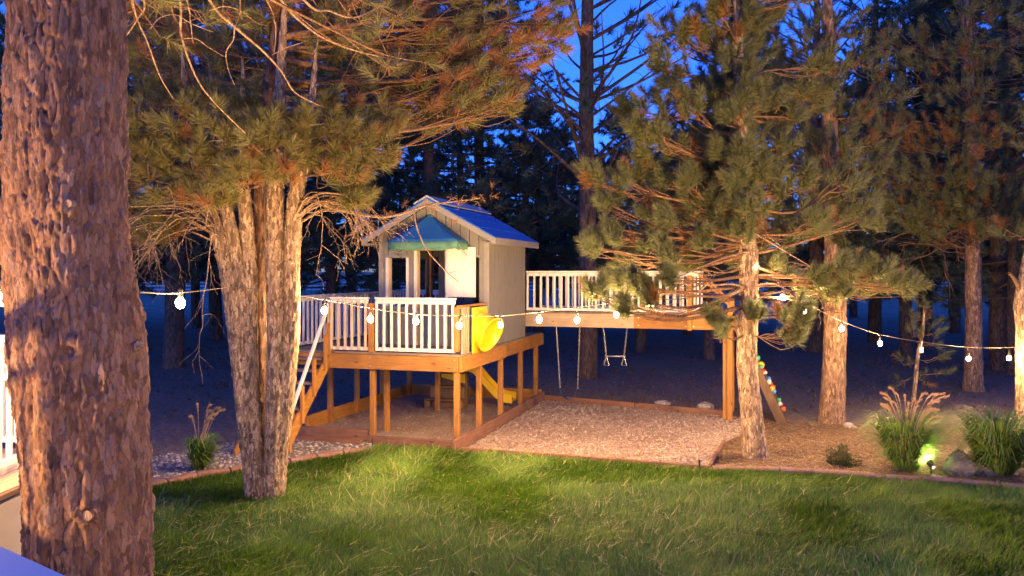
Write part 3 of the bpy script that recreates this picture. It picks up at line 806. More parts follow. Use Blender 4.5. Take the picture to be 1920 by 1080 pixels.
# yellow tube slide mouth on the right edge of the deck
MB().box((.045, .93, DZ + .36), (.03, .78, .80)).build('slide_panel', YELLOW, PS, bevel=.01)
seg = 28
V_ = []; 
for k, (t, r) in enumerate([(0, .34), (.10, .31), (.20, .285), (.22, .30), (.235, .30), (.235, .268), (.10, .27), (.0, .27)]):
    for i in range(seg):
        a = 2 * math.pi * i / seg
        tilt = R(24)
        lx, ly, lz = t, r * math.cos(a), r * math.sin(a)
        sh = t + math.tan(tilt) * lz * min(1, t / .2) * 0.9
        V_.append((.06 + sh + .30 * ly * min(1, t / .2), .93 + ly - t * .30, DZ + .345 + lz - t * .30))
Q_ = [[k * seg + i, k * seg + (i + 1) % seg, (k + 1) * seg + (i + 1) % seg, (k + 1) * seg + i] for k in range(7) for i in range(seg)]
obj('slide_mouth', mesh_np('slide_mouth', V_, quads=Q_, mat=YELLOW, smooth=True), PS)

# ---------------- bridge from the cabin to the right
BZ, BT, BY0, BY1, BX = 2.07, 2.95, 4.04, 5.10, 4.30
part('bridge_beam', (1.15, BY0, BZ - .15), (2.30, .05, .28), [PALEW[0]] * 3, bevel=.004)
part('bridge_beam', (2.30 + (BX - 2.30) / 2, BY0, BZ - .15), (BX - 2.31, .052, .285), CEDAR, bevel=.004)
part('bridge_beam', (BX / 2, BY1, BZ - .15), (BX, .05, .28), CEDAR)
for i in range(29): part('bridge_board', (.08 + i * .146, (BY0 + BY1) / 2, BZ + .008), (.138, BY1 - BY0 + .06, .034), DECKW)
railing((.02, BY0 + .0), (3.62, BY0 + .0), BZ + .02, BT, 25, WHITE)
railing((.02, BY1), (3.62, BY1), BZ + .02, BT, 25, WHITE)
for y in (BY0 - .055, BY1 + .055):
    part('rail_post', (3.42, y, BZ + .24), (.085, .06, 1.1), CEDAR, bevel=.004)
    part('bridge_post', (BX - .10, y, 1.15), (.10, .10, 2.36), CEDAR, bevel=.005)
    strut('brace', (3.60, y, BT - .06), (BX - .06, y, 2.22), .16, .045, CEDAR[2])
part('bridge_post', (BX - .19, BY0 + .03, .95), (.09, .09, 1.9), CEDAR)
part('end_beam', (BX - .02, (BY0 + BY1) / 2, BZ - .15), (.05, BY1 - BY0, .28), CEDAR)
# bolts on the beams
for x in (2.4, 3.35, 3.5, 4.1): 
    for z in (BZ - .07, BZ - .23): MB().tube([(0, 0, 0), (0, -.012, 0)], .012, 8).build('bolt', GALV, PS, loc=(x, BY0 - .026, z))
for x in (-2.35, -1.6, -.06):
    for z in (DZ - .09, DZ - .24): MB().tube([(0, 0, 0), (0, -.012, 0)], .011, 8).build('bolt', GALV, PS, loc=(x, -.03, z))
# climbing wall leaning from the bridge end to the ground
cw0, cw1 = Vector((BX + .0, 0, 2.05)), Vector((BX + .98, 0, -.02))
dcw = cw1 - cw0
mb = MB().prism([(cw0.x, BY0 - .05, cw0.z), (cw0.x - .02, BY0 - .05, cw0.z - .24), (cw1.x - .20, BY0 - .05, 0), (cw1.x, BY0 - .05, 0)], (0, .05, 0))
mb.prism([(cw0.x, BY1, cw0.z), (cw0.x - .02, BY1, cw0.z - .24), (cw1.x - .20, BY1, 0), (cw1.x, BY1, 0)], (0, .05, 0))
cwo = mb.build('climbing_wall', BROWNW[2], PS)
nrm = Vector((-dcw.z, 0, dcw.x)).normalized(); 
if nrm.x < 0: nrm = -nrm
for i in range(13):
    p = cw0 + dcw * ((i + .5) / 13) - nrm * .03
    o_ = part('climbing_board', (p.x, (BY0 + BY1) / 2 + .01, p.z), (.030, BY1 - BY0 - .06, dcw.length / 13 - .008), [BROWNW[1]] * 3, cwo)
    o_.rotation_euler = (0, math.atan2(dcw.x, dcw.z), 0)
hc = {'white': (.7, .66, .6), 'green': (.05, .42, .2), 'yellow': (.8, .5, .03), 'red': (.62, .06, .03), 'blue': (.08, .25, .6), 'orange': (.75, .2, .04)}
HM = {k: paint('hold_' + k, c_, .45, .03) for k, c_ in hc.items()}
bm = bmesh.new(); bmesh.ops.create_icosphere(bm, subdivisions=2, radius=1)
for v_ in bm.verts: v_.co *= 1 + .15 * math.sin(4 * v_.co.x + 2 * v_.co.z) + .1 * math.cos(5 * v_.co.y)
holdme = {}
for k in HM:
    me = bpy.data.meshes.new('hold'); bm.to_mesh(me); me.materials.append(HM[k]); me.polygons.foreach_set('use_smooth', np.ones(len(me.polygons), dtype=bool)); holdme[k] = me
bm.free()
for f, y, k, s in [(.36, .12, 'white', .05), (.40, .05, 'green', .055), (.47, .2, 'yellow', .075), (.48, .06, 'green', .04), (.52, .09, 'red', .04), (.55, .35, 'white', .045), (.63, .18, 'white', .055), (.62, .45, 'blue', .06), (.67, .4, 'red', .05), (.69, .12, 'yellow', .05), (.72, .22, 'blue', .055), (.71, .5, 'orange', .06), (.83, .6, 'green', .05), (.85, .4, 'white', .05), (.92, .7, 'orange', .05), (.10, .2, 'red', .06), (.2, .5, 'blue', .05), (.28, .7, 'yellow', .05), (.3, .3, 'orange', .05)]:
    p = cw0 + dcw * f + nrm * .02
    o_ = obj('climbing_hold', holdme[k], cwo, (p.x, BY0 + .05 + y, p.z)); o_.scale = (s, s, s * 1.1); o_.rotation_euler = (f * 9, f * 5, y * 7)
PS_Y = BY0

# ---------------- swings
def chain(a, b_, name, parent, r=.007):
    a = np.array(a, float); b_ = np.array(b_, float); L = np.linalg.norm(b_ - a); n = int(L / .045)
    mb = MB(); d = (b_ - a) / L
    ref = np.array([1.0, 0, 0]); s1 = np.cross(d, ref); s1 /= np.linalg.norm(s1); s2 = np.cross(d, s1)
    for i in range(n):
        c_ = a + (b_ - a) * (i + .5) / n; s_ = s1 if i % 2 else s2
        ring = [c_ + d * .028 * math.cos(t) + s_ * .013 * math.sin(t) for t in np.linspace(0, 2 * math.pi, 7)]
        mb.tube(ring, r * .62, 4, cap=False)
    return mb.build(name, GALV, parent)
SY = (BY0 + .25)
SWROPE = paint('chain_coat', (.55, .55, .5), .5, .05)
def swing_x(px): return Lx(px, 610, SY)[0]
def zz(px, py): return Lx(px, py, SY)[1]
s1 = empty('sling_swing', tuple(W(0, 0)), RZ); tag(s1, 'dark sling swing seat hanging on two long chains under the bridge', 'swing')
zt_ = BZ - .29
a0, a1 = (swing_x(1043), SY, zt_), (Lx(1050, 727, SY)[0], SY, zz(1050, 727))
b0, b1 = (swing_x(1087), SY, zt_), (Lx(1083, 729, SY)[0], SY, zz(1083, 729))
chain(a0, a1, 'chain', s1, .009); chain(b0, b1, 'chain', s1, .009)
mb = MB(); pts = []
for i in range(13):
    f = i / 12; x = a1[0] + (b1[0] - a1[0]) * f; z = a1[2] - .235 * math.sin(math.pi * f) ** .6
    pts.append((x, z))
for i in range(12):
    (x0, z0), (x1, z1) = pts[i], pts[i + 1]
    mb.prism([(x0, SY - .07, z0), (x1, SY - .07, z1), (x1, SY + .07, z1), (x0, SY + .07, z0)], (0, 0, -.012))
mb.build('sling_seat', SEATM, s1)
s2 = empty('trapeze_swing', tuple(W(0, 0)), RZ); tag(s2, 'short trapeze swing with bar and rings hanging under the bridge', 'swing')
a0, a1 = (swing_x(1131), SY, zt_), (Lx(1137, 668, SY)[0], SY, zz(1137, 668))
b0, b1 = (swing_x(1176), SY, zt_), (Lx(1170, 668, SY)[0], SY, zz(1170, 668))
chain(a0, a1, 'chain', s2, .009); chain(b0, b1, 'chain', s2, .009)
MB().tube([(a1[0] - .03, SY, a1[2]), (b1[0] + .03, SY, b1[2])], .017, 10).build('bar', GALV, s2, smooth=True)
for p, s_ in ((a1, -1), (b1, 1)):
    for dx in (-.055, .055): MB().tube([(p[0], SY, p[2]), (p[0] + dx, SY, p[2] - .19)], .010, 6).build('ring_side', GALV, s2)
    MB().tube([(p[0] - .055, SY, p[2] - .19), (p[0] + .055, SY, p[2] - .19)], .014, 6).build('ring_grip', SEATM, s2)
for s_, xs_ in ((s1, (1043, 1087)), (s2, (1131, 1176))):
    for px in xs_:
        MB().box((0, 0, 0), (.05, .5, .04)).build('hanger', GALV, s_, loc=(swing_x(px), SY - .02, zt_ + .02))

# ---------------- toddler climber under the deck
T0 = W(-1.85, 3.9)
tc_ = empty('toddler_climber', tuple(W(-1.72, 4.05)), RZ + R(4)); tag(tc_, 'small plastic toddler climber with brown steps and yellow slide under the deck', 'toy slide')
def hollow_step(y, z0, h, w):
    return MB().box((0, y, z0 + h - .02), (w, .26, .04)).box((-w / 2 + .06, y, z0 + h / 2 - .02), (.12, .22, h - .04)).box((w / 2 - .06, y, z0 + h / 2 - .02), (.12, .22, h - .04)).box((0, y + .06, z0 + h / 2 - .02), (w - .2, .05, h - .06))
hollow_step(-.38, 0, .22, .86).build('step', TOYBROWN, tc_, bevel=.015)
hollow_step(-.14, 0, .46, .76).build('step', TOYBROWN, tc_, bevel=.015)
hollow_step(.16, 0, .78, .72).build('platform', TOYBROWN, tc_, bevel=.015)
for x in (-.30, .18):
    MB().prism([(x - .11, .1, .78), (x + .11, .1, .78), (x + .05, .1, .98), (x - .05, .1, .98)], (0, .05, 0)).build('handle', TOYTAN, tc_, bevel=.02)
pts = [(.34, .84), (.55, .78), (.85, .46), (1.12, .22), (1.4, .17)]
pp = smooth_path(pts, 14)
mb = MB()
for (x0, z0), (x1, z1) in zip(pp[:-1], pp[1:]):
    mb.prism([(x0, -.02, z0), (x1, -.02, z1), (x1, .34, z1), (x0, .34, z0)], (0, 0, -.03))
    for y in (-.05, .34): mb.prism([(x0, y, z0 + .13), (x1, y, z1 + .13), (x1, y, z1 - .06), (x0, y, z0 - .06)], (0, .03, 0))
mb.build('slide_chute', YELLOW, tc_)
MB().prism([(-.2, .0, .62), (.34, .0, .50), (.34, .0, .70), (-.2, .0, .70)], (0, .02, 0)).build('side_panel', YELLOW, tc_)

# ---------------- timber border of the play area
tb = empty('timber_border', tuple(W(0, 0)), 0); tag(tb, 'low timber boards edging the wood chip play area', 'border')
def board(a, b_, h, w=.05):
    a = np.array(a[:2]) ; b_ = np.array(b_[:2]); d = b_ - a; L = np.linalg.norm(d); c_ = (a + b_) / 2 - W(0, 0)[:2]
    MB().box((0, 0, 0), (L, w, h)).build('border_board', TIMB[0], tb, loc=(c_[0], c_[1], h / 2 - .02), rot=(0, 0, math.atan2(d[1], d[0])), bevel=.005)
board(G(866, 848), G(1090, 864), .10); board(G(1091, 864), G(1330, 883), .10)
board(G(1332, 879), G(1357, 834), .10)
board(G(1021, 751), G(1190, 766), .15); board(G(1191, 766), G(1356, 781), .15)
for px, py in [(1310, 884), (699, 841)]:
    g = G(px, py); c_ = g - W(0, 0)
    MB().box((0, 0, .08), (.02, .02, .2)).build('stake', BLACK, tb, loc=(c_[0], c_[1] - .04, 0))
# ================================================================== trees
def worley(U, V, nu, seed):
    r_ = np.random.default_rng(seed); jx = r_.random((nu, 512)); jy = r_.random((nu, 512)); hv = r_.random((nu, 512))
    ui = np.floor(U).astype(int); vi = np.floor(V).astype(int)
    f1 = np.full(U.shape, 9.0); f2 = np.full(U.shape, 9.0); hid = np.zeros(U.shape)
    for du in (-1, 0, 1):
        for dv in (-1, 0, 1):
            cu = ui + du; cv = vi + dv; a = cu % nu; b_ = cv & 511
            d = np.hypot(cu + jx[a, b_] - U, cv + jy[a, b_] - V)
            new = d < f1
            f2 = np.where(new, f1, np.minimum(f2, d)); hid = np.where(new, hv[a, b_], hid); f1 = np.where(new, d, f1)
    return f1, f2, hid
def trunk_mesh(name, pts, rad, sides, rows, mat, amp=.012, cw=.07, ch=.16, seed=1, knots=(), flare=0.0, ridged=0.35):
    """bark-covered stem: plates raised between fissures"""
    pr = smooth_path(np.column_stack([pts, rad]), rows)
    p = pr[:, :3]; r = np.maximum(pr[:, 3], .004)
    v_, q_ = tube(p, 1.0, sides)
    v_ = v_.reshape(rows, sides, 3); n_ = v_ - p[:, None]
    s = np.concatenate([[0], np.cumsum(np.linalg.norm(np.diff(p, axis=0), axis=1))])
    rm = r.mean(); nu = max(5, int(2 * np.pi * rm / cw))
    U, Vv = np.meshgrid(np.arange(sides) / sides * nu, s / ch)
    wu = .5 * (vnoise(U * 1.3 + 3, Vv * 1.5 + seed) - .5) * np.where((U > 1) & (U < nu - 1), 1, 0); wv = .9 * (vnoise(U * .9 + 17, Vv * .9 + seed) - .5)
    f1, f2, hid = worley((U + wu) % nu, Vv + wv, nu, seed)
    h = np.clip((f2 - f1) / .30, 0, 1) ** .6 * (.55 + .6 * hid)
    g1, g2, hid2 = worley(((U + wu) * 2) % (nu * 2), Vv * 2.3 + 5, nu * 2, seed + 1)
    h += .35 * np.clip((g2 - g1) / .4, 0, 1) * (.3 + hid2) + .25 * vnoise(U * 5 + 7, Vv * 5)
    rg = (1 - np.abs(2 * vnoise(U * .9 + 31, Vv * .55 + seed) - 1)) * .6 + (1 - np.abs(2 * vnoise(U * 2.1 + 11, Vv * 1.5 + seed) - 1)) * .4
    h = h * (1 - .45 * ridged) + ridged * (rg ** 1.5) * 1.1 + .2 * ridged * vnoise(U * 9, Vv * 12)
    lump = (vnoise(U * .35 + seed, Vv * .3) - .5)
    lump = np.where((U > nu - 1), lump * (nu - U) + (1 - (nu - U)) * (vnoise(np.zeros_like(U) + seed, Vv * .3) - .5), lump)
    rr = r[:, None] * (1 + .10 * lump) + amp * (h - .9) * np.clip(r[:, None] / .10, .15, 1)
    ang = np.arange(sides) / sides * 2 * np.pi
    if flare:
        rr *= 1 + flare * np.exp(-s / .25)[:, None] * (1 + .3 * np.sin(5 * ang + 1)[None])
    out = p[:, None] + n_ * rr[..., None]
    for kc, kr, kh in knots:                       # healed branch scars: raised ring with a hollow
        d = np.linalg.norm(out - np.asarray(kc), axis=-1)
        dh = kh * (np.exp(-((d - kr * .75) / (kr * .4)) ** 2) - .7 * np.exp(-(d / (kr * .4)) ** 2))
        out += n_ * dh[..., None]
    me = mesh_np(name, out.reshape(-1, 3), quads=q_, mat=mat, smooth=True)
    return me

def poms(Pb, D, L, m_, nl, w, brown, a0=1.25, a1=.35, droop=.0, jit=.18):
    """bottle-brush shoots: needles (thin triangles) round each shoot axis"""
    n = len(Pb); Pb = np.asarray(Pb); D = np.asarray(D); L = np.asarray(L)
    t = rng.random((n, m_)) ** .75
    az = rng.uniform(0, 2 * np.pi, (n, m_))
    ref = np.where(np.abs(D[:, 2:3]) < .9, np.array([[0, 0, 1.0]]), np.array([[1.0, 0, 0]]))
    e1 = np.cross(D, ref); e1 /= np.linalg.norm(e1, axis=1, keepdims=True); e2 = np.cross(D, e1)
    rad = np.cos(az)[..., None] * e1[:, None] + np.sin(az)[..., None] * e2[:, None]
    a = a0 + (a1 - a0) * t + rng.normal(0, jit, (n, m_))
    nd = D[:, None] * np.cos(a)[..., None] + rad * np.sin(a)[..., None]
    nd[..., 2] -= droop * rng.random((n, m_))
    base = Pb[:, None] + D[:, None] * (L[:, None] * t)[..., None]
    ln = nl * rng.uniform(.65, 1.15, (n, m_))
    tip = base + nd * ln[..., None]
    side = np.cross(nd, rng.normal(0, 1, (n, m_, 3))); side /= np.linalg.norm(side, axis=-1, keepdims=True) + 1e-9
    side *= (w / 2 * rng.uniform(.7, 1.3, (n, m_)))[..., None]
    v_ = np.stack([base - side, base + side, tip], 2).reshape(-1, 3)
    a_ = np.clip(brown[:, None] + rng.uniform(-.2, .2, (n, m_)), .17, 1)
    a_ = np.where(brown[:, None] < .15, rng.uniform(0, .13, (n, m_)), a_)
    return v_, np.arange(n * m_ * 3).reshape(-1, 3), np.repeat(a_.ravel(), 3)

class Tree:
    def __init__(self, name, base, label, cat='tree', group=None):
        self.base = np.asarray(base, float)
        self.o = empty(name, self.base); tag(self.o, label, cat, group)
        self.tv = []; self.tq = []; self.to = 0
        self.P = []; self.D = []; self.L = []; self.B = []
    def local(self, p): return np.asarray(p, float) - self.base
    def stem(self, pts, rad, mat, sides=28, rows=140, name='trunk', **kw):
        pts = np.asarray(pts, float) - self.base
        if 'knots' in kw: kw['knots'] = [(np.asarray(k[0]) - self.base, k[1], k[2]) for k in kw['knots']]
        self.path = smooth_path(np.column_stack([pts, rad]), 60)
        return obj(name, trunk_mesh(name, pts, rad, sides, rows, mat, **kw), self.o)
    def at(self, z):
        k = int(np.argmin(np.abs(self.path[:, 2] - z))); return self.path[k, :3].copy(), self.path[k, 3]
    def twig(self, pts, r0, r1, n=6, sides=5):
        p = smooth_path(pts, n); v_, q_ = tube(p, np.linspace(r0, r1, n), sides)
        self.tv.append(v_); self.tq.append(q_ + self.to); self.to += len(v_); return p
    def pom(self, p, d, L, brown):
        d = np.asarray(d, float); d /= np.linalg.norm(d) + 1e-9
        self.P.append(p); self.D.append(d); self.L.append(L); self.B.append(brown)
    def clump(self, c, rad, npom, L=.25, brown=.05, rise=.3, up=.5, start=None, lr=1.0, sag=.06, attach=.35):
        c = np.asarray(c, float) - self.base; rad = np.broadcast_to(np.asarray(rad, float), (3,))
        if start is None:
            hd = np.linalg.norm((c - self.path[0, :3])[:2])
            s, sr = self.at(np.clip(c[2] - rise * hd, .6, 1e9))
        else: s = np.asarray(start, float) - self.base
        ln = np.linalg.norm(c - s)
        mid = (s + c) / 2 + rng.normal(0, .06, 3) * ln; mid[2] -= sag * ln
        lp = self.twig([s, mid, c], (.009 + .0095 * ln) * lr, .008, 9, 6)
        out = (c - s); out[2] *= .5; out /= np.linalg.norm(out) + 1e-9
        for k in range(npom):
            u = rng.normal(0, 1, 3); u /= np.linalg.norm(u); u *= rng.random() ** .4
            p = c + u * rad
            j = min(8, int(9 * (attach + (1 - attach) * rng.random()))); q0 = lp[j]
            m_ = (q0 + p) / 2 + rng.normal(0, .05, 3); m_[2] -= .04
            tp = self.twig([q0, m_, p], .0085, .0045, 5, 4)
            d = tp[-1] - tp[-2]; d /= np.linalg.norm(d) + 1e-9
            d = d * .5 + out * .3 + np.array([0, 0, up]) + rng.normal(0, .22, 3)
            self.pom(p, d, L * rng.uniform(.75, 1.2), 0.06 if rng.random() < brown else rng.uniform(.3, .9))
    def dead(self, a, length, down=.8, depth=2, r=.008, az=None):
        """a bare drooping twig with side twigs"""
        a = np.asarray(a, float)
        def grow(p, d, ln, r0, dep):
            pts = [p]; q = p.copy()
            for i in range(4):
                d = d + rng.normal(0, .28, 3) + np.array([0, 0, -.16 * down]); d /= np.linalg.norm(d)
                q = q + d * ln / 4; pts.append(q.copy())
            pp = self.twig(pts, r0, r0 * .45, 8, 4)
            if dep > 0:
                for k in range(rng.integers(2, 5)):
                    j = rng.integers(2, 8); dd = d + rng.normal(0, .7, 3); dd /= np.linalg.norm(dd)
                    grow(pp[j], dd, ln * rng.uniform(.35, .7), r0 * .6, dep - 1)
        az = rng.uniform(0, 2 * np.pi) if az is None else az
        grow(a - self.base, np.array([math.cos(az) * .8, math.sin(az) * .8, -.25 * down]), length, r, depth)
    def build(self, needle, m_=120, nl=.15, w=.007, twigmat=None, bname='branches', cname='crown', **kw):
        if self.tv:
            obj(bname, mesh_np(bname, np.concatenate(self.tv), quads=np.concatenate(self.tq), mat=twigmat or TWIG, smooth=True), self.o)
        if self.P:
            v_, t_, a_ = poms(self.P, self.D, np.array(self.L), m_, nl, w, np.array(self.B), **kw)
            obj(cname, mesh_np(cname, v_, tris=t_, mat=needle, attr=a_), self.o)
        self.tv = []; self.tq = []; self.to = 0; self.P = []; self.D = []; self.L = []; self.B = []
        return self.o

# ---------------- the big ponderosa trunk on the left
Y1 = 5.2
t1 = [(160, 1400, 250), (158, 1250, 236), (158, 1080, 220), (157, 960, 224), (148, 800, 232), (140, 650, 240), (124, 500, 226), (116, 350, 220), (114, 200, 216), (118, 0, 212), (120, -250, 205), (118, -700, 190), (125, -1500, 160)]
p1 = [P(a + 9, b_, Y1) for a, b_, c in t1]; r1 = [c * .91 / 2 / FPX * Y1 for a, b_, c in t1]
T1 = Tree('ponderosa_pine', (p1[0][0], p1[0][1], 0), 'massive ponderosa pine trunk with flaky orange bark beside the white railed deck')
p1[0][2] = -.05
kn = [(P(163, 965, Y1 - .345), .075, .03), (P(131, 660, Y1 - .355), .085, .03), (P(127, 385, Y1 - .335), .06, .028), (P(168, 125, Y1 - .315), .08, .025)]
T1.stem(p1, r1, BARK_BIG, sides=300, rows=720, amp=.036, cw=.052, ch=.19, seed=3, ridged=.9, knots=kn, flare=.1)
for (px, py, dy, s) in [(165, 966, -.338, .036), (129, 382, -.325, .028)]:
    c_ = P(px, py, Y1 + dy) - T1.base
    MB().tube([c_ + np.array([0, .06, 0]), c_ + np.array([.0, -.012, 0])], [s, s * .85], 12).build('branch_stub', HEART, T1.o, smooth=False)
c_ = P(250, 655, Y1 - .02) - T1.base
MB().tube([c_ + np.array([-.08, 0, -.03]), c_, c_ + np.array([.05, -.02, .03])], [.05, .04, .03], 10).build('branch_stub', HEART, T1.o)
# limbs that reach over the yard: bare, curving branches with needle tufts at their ends
def pixpath(pts): return [P(a, b_, c) for a, b_, c in pts]
for pts, r0 in [
    ([(120, -330, 5.3), (300, -160, 6.4), (337, 0, 7.2), (340, 67, 7.4), (367, 143, 7.6), (400, 190, 7.7), (460, 250, 7.9)], .022),
    ([(120, -420, 5.3), (330, -160, 6.5), (393, 0, 7.4), (440, 50, 7.6), (490, 93, 7.8), (527, 133, 8.0), (553, 173, 8.1), (597, 197, 8.3)], .026),
    ([(120, -480, 5.3), (400, -180, 6.6), (527, 0, 7.7), (567, 43, 8.0), (610, 73, 8.2), (667, 95, 8.4), (740, 112, 8.7)], .028),
    ([(120, -520, 5.3), (430, -190, 6.8), (570, 0, 7.6), (617, 20, 8.0), (667, 32, 8.2), (733, 0, 8.6)], .028),
    ([(120, -300, 5.2), (230, -120, 5.9), (270, 0, 6.4), (257, 37, 6.5), (223, 86, 6.6)], .018),
    ([(300, -160, 6.4), (350, 0, 7.0), (357, 40, 7.1), (362, 82, 7.2)], .012),
    ([(400, -180, 6.6), (500, 0, 7.6), (515, 40, 7.7), (517, 70, 7.8), (514, 98, 7.8)], .012),
    ([(230, -120, 5.9), (252, 18, 6.4), (276, 78, 6.6), (300, 143, 6.8), (325, 185, 6.9)], .013),
    ([(440, 50, 7.6), (437, 75, 7.7), (424, 98, 7.7), (428, 130, 7.8), (440, 160, 7.8)], .010),
    ([(280, 55, 6.7), (300, 33, 6.8), (330, 28, 6.9), (360, 45, 7.0), (400, 60, 7.1)], .009),
    ([(345, 72, 7.4), (368, 73, 7.4), (390, 88, 7.5), (420, 106, 7.6)], .008),
    ([(510, 103, 7.9), (535, 90, 8.0), (560, 82, 8.0), (580, 75, 8.1)], .007),
    ([(595, 60, 8.1), (595, 85, 8.1), (585, 104, 8.2)], .006),
    ([(393, 20, 7.4), (420, 12, 7.4), (450, 20, 7.5), (480, 42, 7.6), (500, 48, 7.7)], .008)]:
    T1.twig([p - T1.base for p in pixpath(pts)], r0 * .68, r0 * .22, 36, 7)
T1.build(NEEDLE_OPEN, twigmat=TWIG_DEAD, bname='bare_branches')
for i in range(34):
    a = rng.uniform(0, 2 * np.pi); z = rng.uniform(6.6, 12.5); rr_ = rng.uniform(1.0, 3.4) * (1 - .5 * (z - 6) / 7)
    T1.clump((T1.base[0] + rr_ * math.cos(a), T1.base[1] + rr_ * math.sin(a), z), (.6, .6, .35), 9, L=.2)
for px, py, Y, n in [(300, -40, 6.5, 5), (450, -30, 7.4, 6), (560, -40, 7.8, 7), (660, 5, 8.4, 7), (745, 30, 8.8, 8), (730, 110, 8.7, 4), (380, 20, 7.8, 4), (250, 20, 6.9, 4)]:
    T1.clump(P(px, py, Y), (.45, .45, .28), n + 3, L=.18, brown=.12, start=P(120, -420, 5.3), lr=.7, attach=.75)
T1.build(NEEDLE_OPEN, 70, .17, .006, bname='branches')

# ---------------- the multi-stem pine at the lawn's edge
Y2 = 10.8
b2 = G(500, 922)
T2 = Tree('multi_stem_pine', (b2[0], b2[1], 0), 'pine with six pale fanned stems standing on the lawn before the stairs')
def pstem(t, pts, mat, Yb, **kw):
    sc_ = kw.pop('wsc', 1.0)
    P_ = [P(a, b_, Yb + dy) for a, b_, w, dy in pts]; r_ = [w * sc_ / 2 / FPX * Yb for a, b_, w, dy in pts]
    return t.stem(P_, r_, mat, **kw)
kw = dict(sides=52, rows=300, amp=.022, cw=.04, ch=.11)
pstem(T2, [(494, 970, 62, .08), (494, 922, 52, .10), (493, 850, 40, .18), (492, 740, 38, .22), (489, 600, 32, .26), (489, 480, 26, .28), (488, 380, 24, .3), (490, 250, 22, .3), (515, 100, 22, .3), (530, -100, 18, .3), (530, -350, 8, .3)], BARK_SHADED, Y2, seed=11, **kw)
main_path = T2.path
pstem(T2, [(482, 965, 36, -.02), (478, 925, 36, -.02), (470, 840, 36, -.05), (459, 740, 37, -.05), (442, 600, 33, -.05), (421, 480, 29, -.05), (388, 380, 26, -.03), (369, 300, 22, 0), (350, 180, 14, 0), (340, 90, 3, 0)], BARK_PALE, Y2, seed=12, **kw)
pathA = T2.path
pstem(T2, [(486, 962, 28, -.09), (484, 925, 28, -.09), (478, 840, 26, -.10), (469, 740, 28, -.10), (461, 600, 24, -.08), (443, 480, 24, -.06), (418, 360, 22, -.04), (402, 250, 16, 0), (392, 120, 3, 0)], BARK_PALE, Y2, seed=13, **kw)
pstem(T2, [(490, 960, 20, -.08), (487, 925, 20, -.08), (482, 840, 19, -.06), (476, 740, 20, -.04), (472, 600, 20, -.02), (467, 480, 25, -.04), (458, 370, 24, -.06), (455, 250, 16, 0), (455, 110, 3, 0)], BARK_PALE, Y2, seed=14, **kw)
pstem(T2, [(506, 962, 32, -.08), (508, 925, 32, -.08), (512, 840, 30, -.09), (516, 740, 33, -.09), (517, 600, 30, -.08), (515, 480, 32, -.08), (516, 360, 31, -.04), (522, 220, 24, 0), (530, 80, 14, 0), (537, -60, 3, 0)], BARK_PALE, Y2, seed=15, **kw)
pathE = T2.path
pstem(T2, [(512, 962, 34, .0), (516, 925, 34, .0), (525, 840, 30, -.02), (535, 740, 33, -.02), (547, 600, 30, -.02), (547, 480, 30, 0), (553, 380, 28, .02), (564, 320, 24, .05), (585, 180, 14, .1), (594, 80, 3, .1)], BARK_PALE, Y2, seed=16, **kw)
pathF = T2.path
for px, py, dy in [(545, 492, -.14), (508, 737, .0)]:
    c_ = P(px, py, Y2 + dy) - T2.base
    MB().tube([c_ + np.array([0, .05, 0]), c_ + np.array([.0, -.02, 0])], .024, 10).build('branch_stub', HEART, T2.o)
# lower golden band of foliage, then the upper and right-reaching crown
low = [(275, 250, -.4, 40), (292, 300, -.7, 36), (250, 335, .3, 30), (345, 235, -.8, 40), (330, 350, -.7, 42), (385, 300, -1.0, 40), (425, 255, -1.1, 44), (398, 375, -1.1, 30), (450, 335, -1.3, 40), (495, 270, -1.3, 40), (520, 320, -1.2, 34), (556, 240, -1.1, 40), (582, 300, -.9, 36), (640, 325, -.6, 36), (660, 255, -.7, 46), (700, 290, -.4, 40), (712, 235, -.1, 32), (625, 215, -.3, 38), (300, 195, .2, 40), (375, 185, -.2, 40), (470, 205, -.6, 40), (258, 400, -.2, 30), (308, 440, -.5, 26), (250, 450, .1, 22), (655, 375, -.4, 22)]
for px, py, dy, r in low:
    Y = Y2 + dy + rng.normal(0, .12); T2.path = pathA if px < 430 else (main_path if px < 520 else pathF)
    rr_ = r / FPX * Y
    T2.clump(P(px, py, Y), (rr_*1.15, rr_ * 1.4, rr_ * .95), 17, L=.17, brown=.12, rise=-.05, up=.35, sag=-.02)
upr = [(760, 190, 1.0, 50), (800, 215, .9, 46), (850, 215, .9, 40), (900, 195, 1.0, 40), (945, 200, 1.1, 30), (720, 165, .8, 55), (790, 140, .8, 55), (850, 120, 1.2, 55), (920, 130, 1.3, 55), (980, 110, 1.5, 55), (1010, 80, 1.7, 45), (880, 60, 1.4, 60), (810, 60, 1.0, 60), (740, 70, .9, 60), (950, 40, 1.6, 60), (1040, 45, 1.9, 40), (670, 130, .6, 60), (640, 60, .4, 60), (580, 120, .6, 60), (520, 40, .7, 60), (470, 120, .8, 60), (400, 90, .9, 60), (340, 110, .9, 60), (280, 120, .7, 55), (260, 40, .9, 55), (330, 20, 1.2, 60), (440, 20, 1.2, 60), (600, 0, 1.0, 60), (720, -20, 1.0, 60), (820, -30, 1.2, 60), (920, -40, 1.4, 60), (1020, -30, 1.8, 50), (540, 170, .9, 50), (880, 165, 1.1, 45), (830, 175, 1.3, 50)]
for px, py, dy, r in upr:
    Y = Y2 + dy + rng.normal(0, .15); T2.path = main_path if px < 560 else pathE
    rr_ = r / FPX * Y
    dead_ = .75 if (px, py) in ((980, 110), (1010, 80), (920, 130)) else (.28 if px > 600 else .14)
    T2.clump(P(px, py, Y), (rr_*1.1, rr_ * 1.5, rr_ * .9), 20, L=.18, brown=dead_, rise=.18, up=.3, attach=.5)
T2.path = main_path
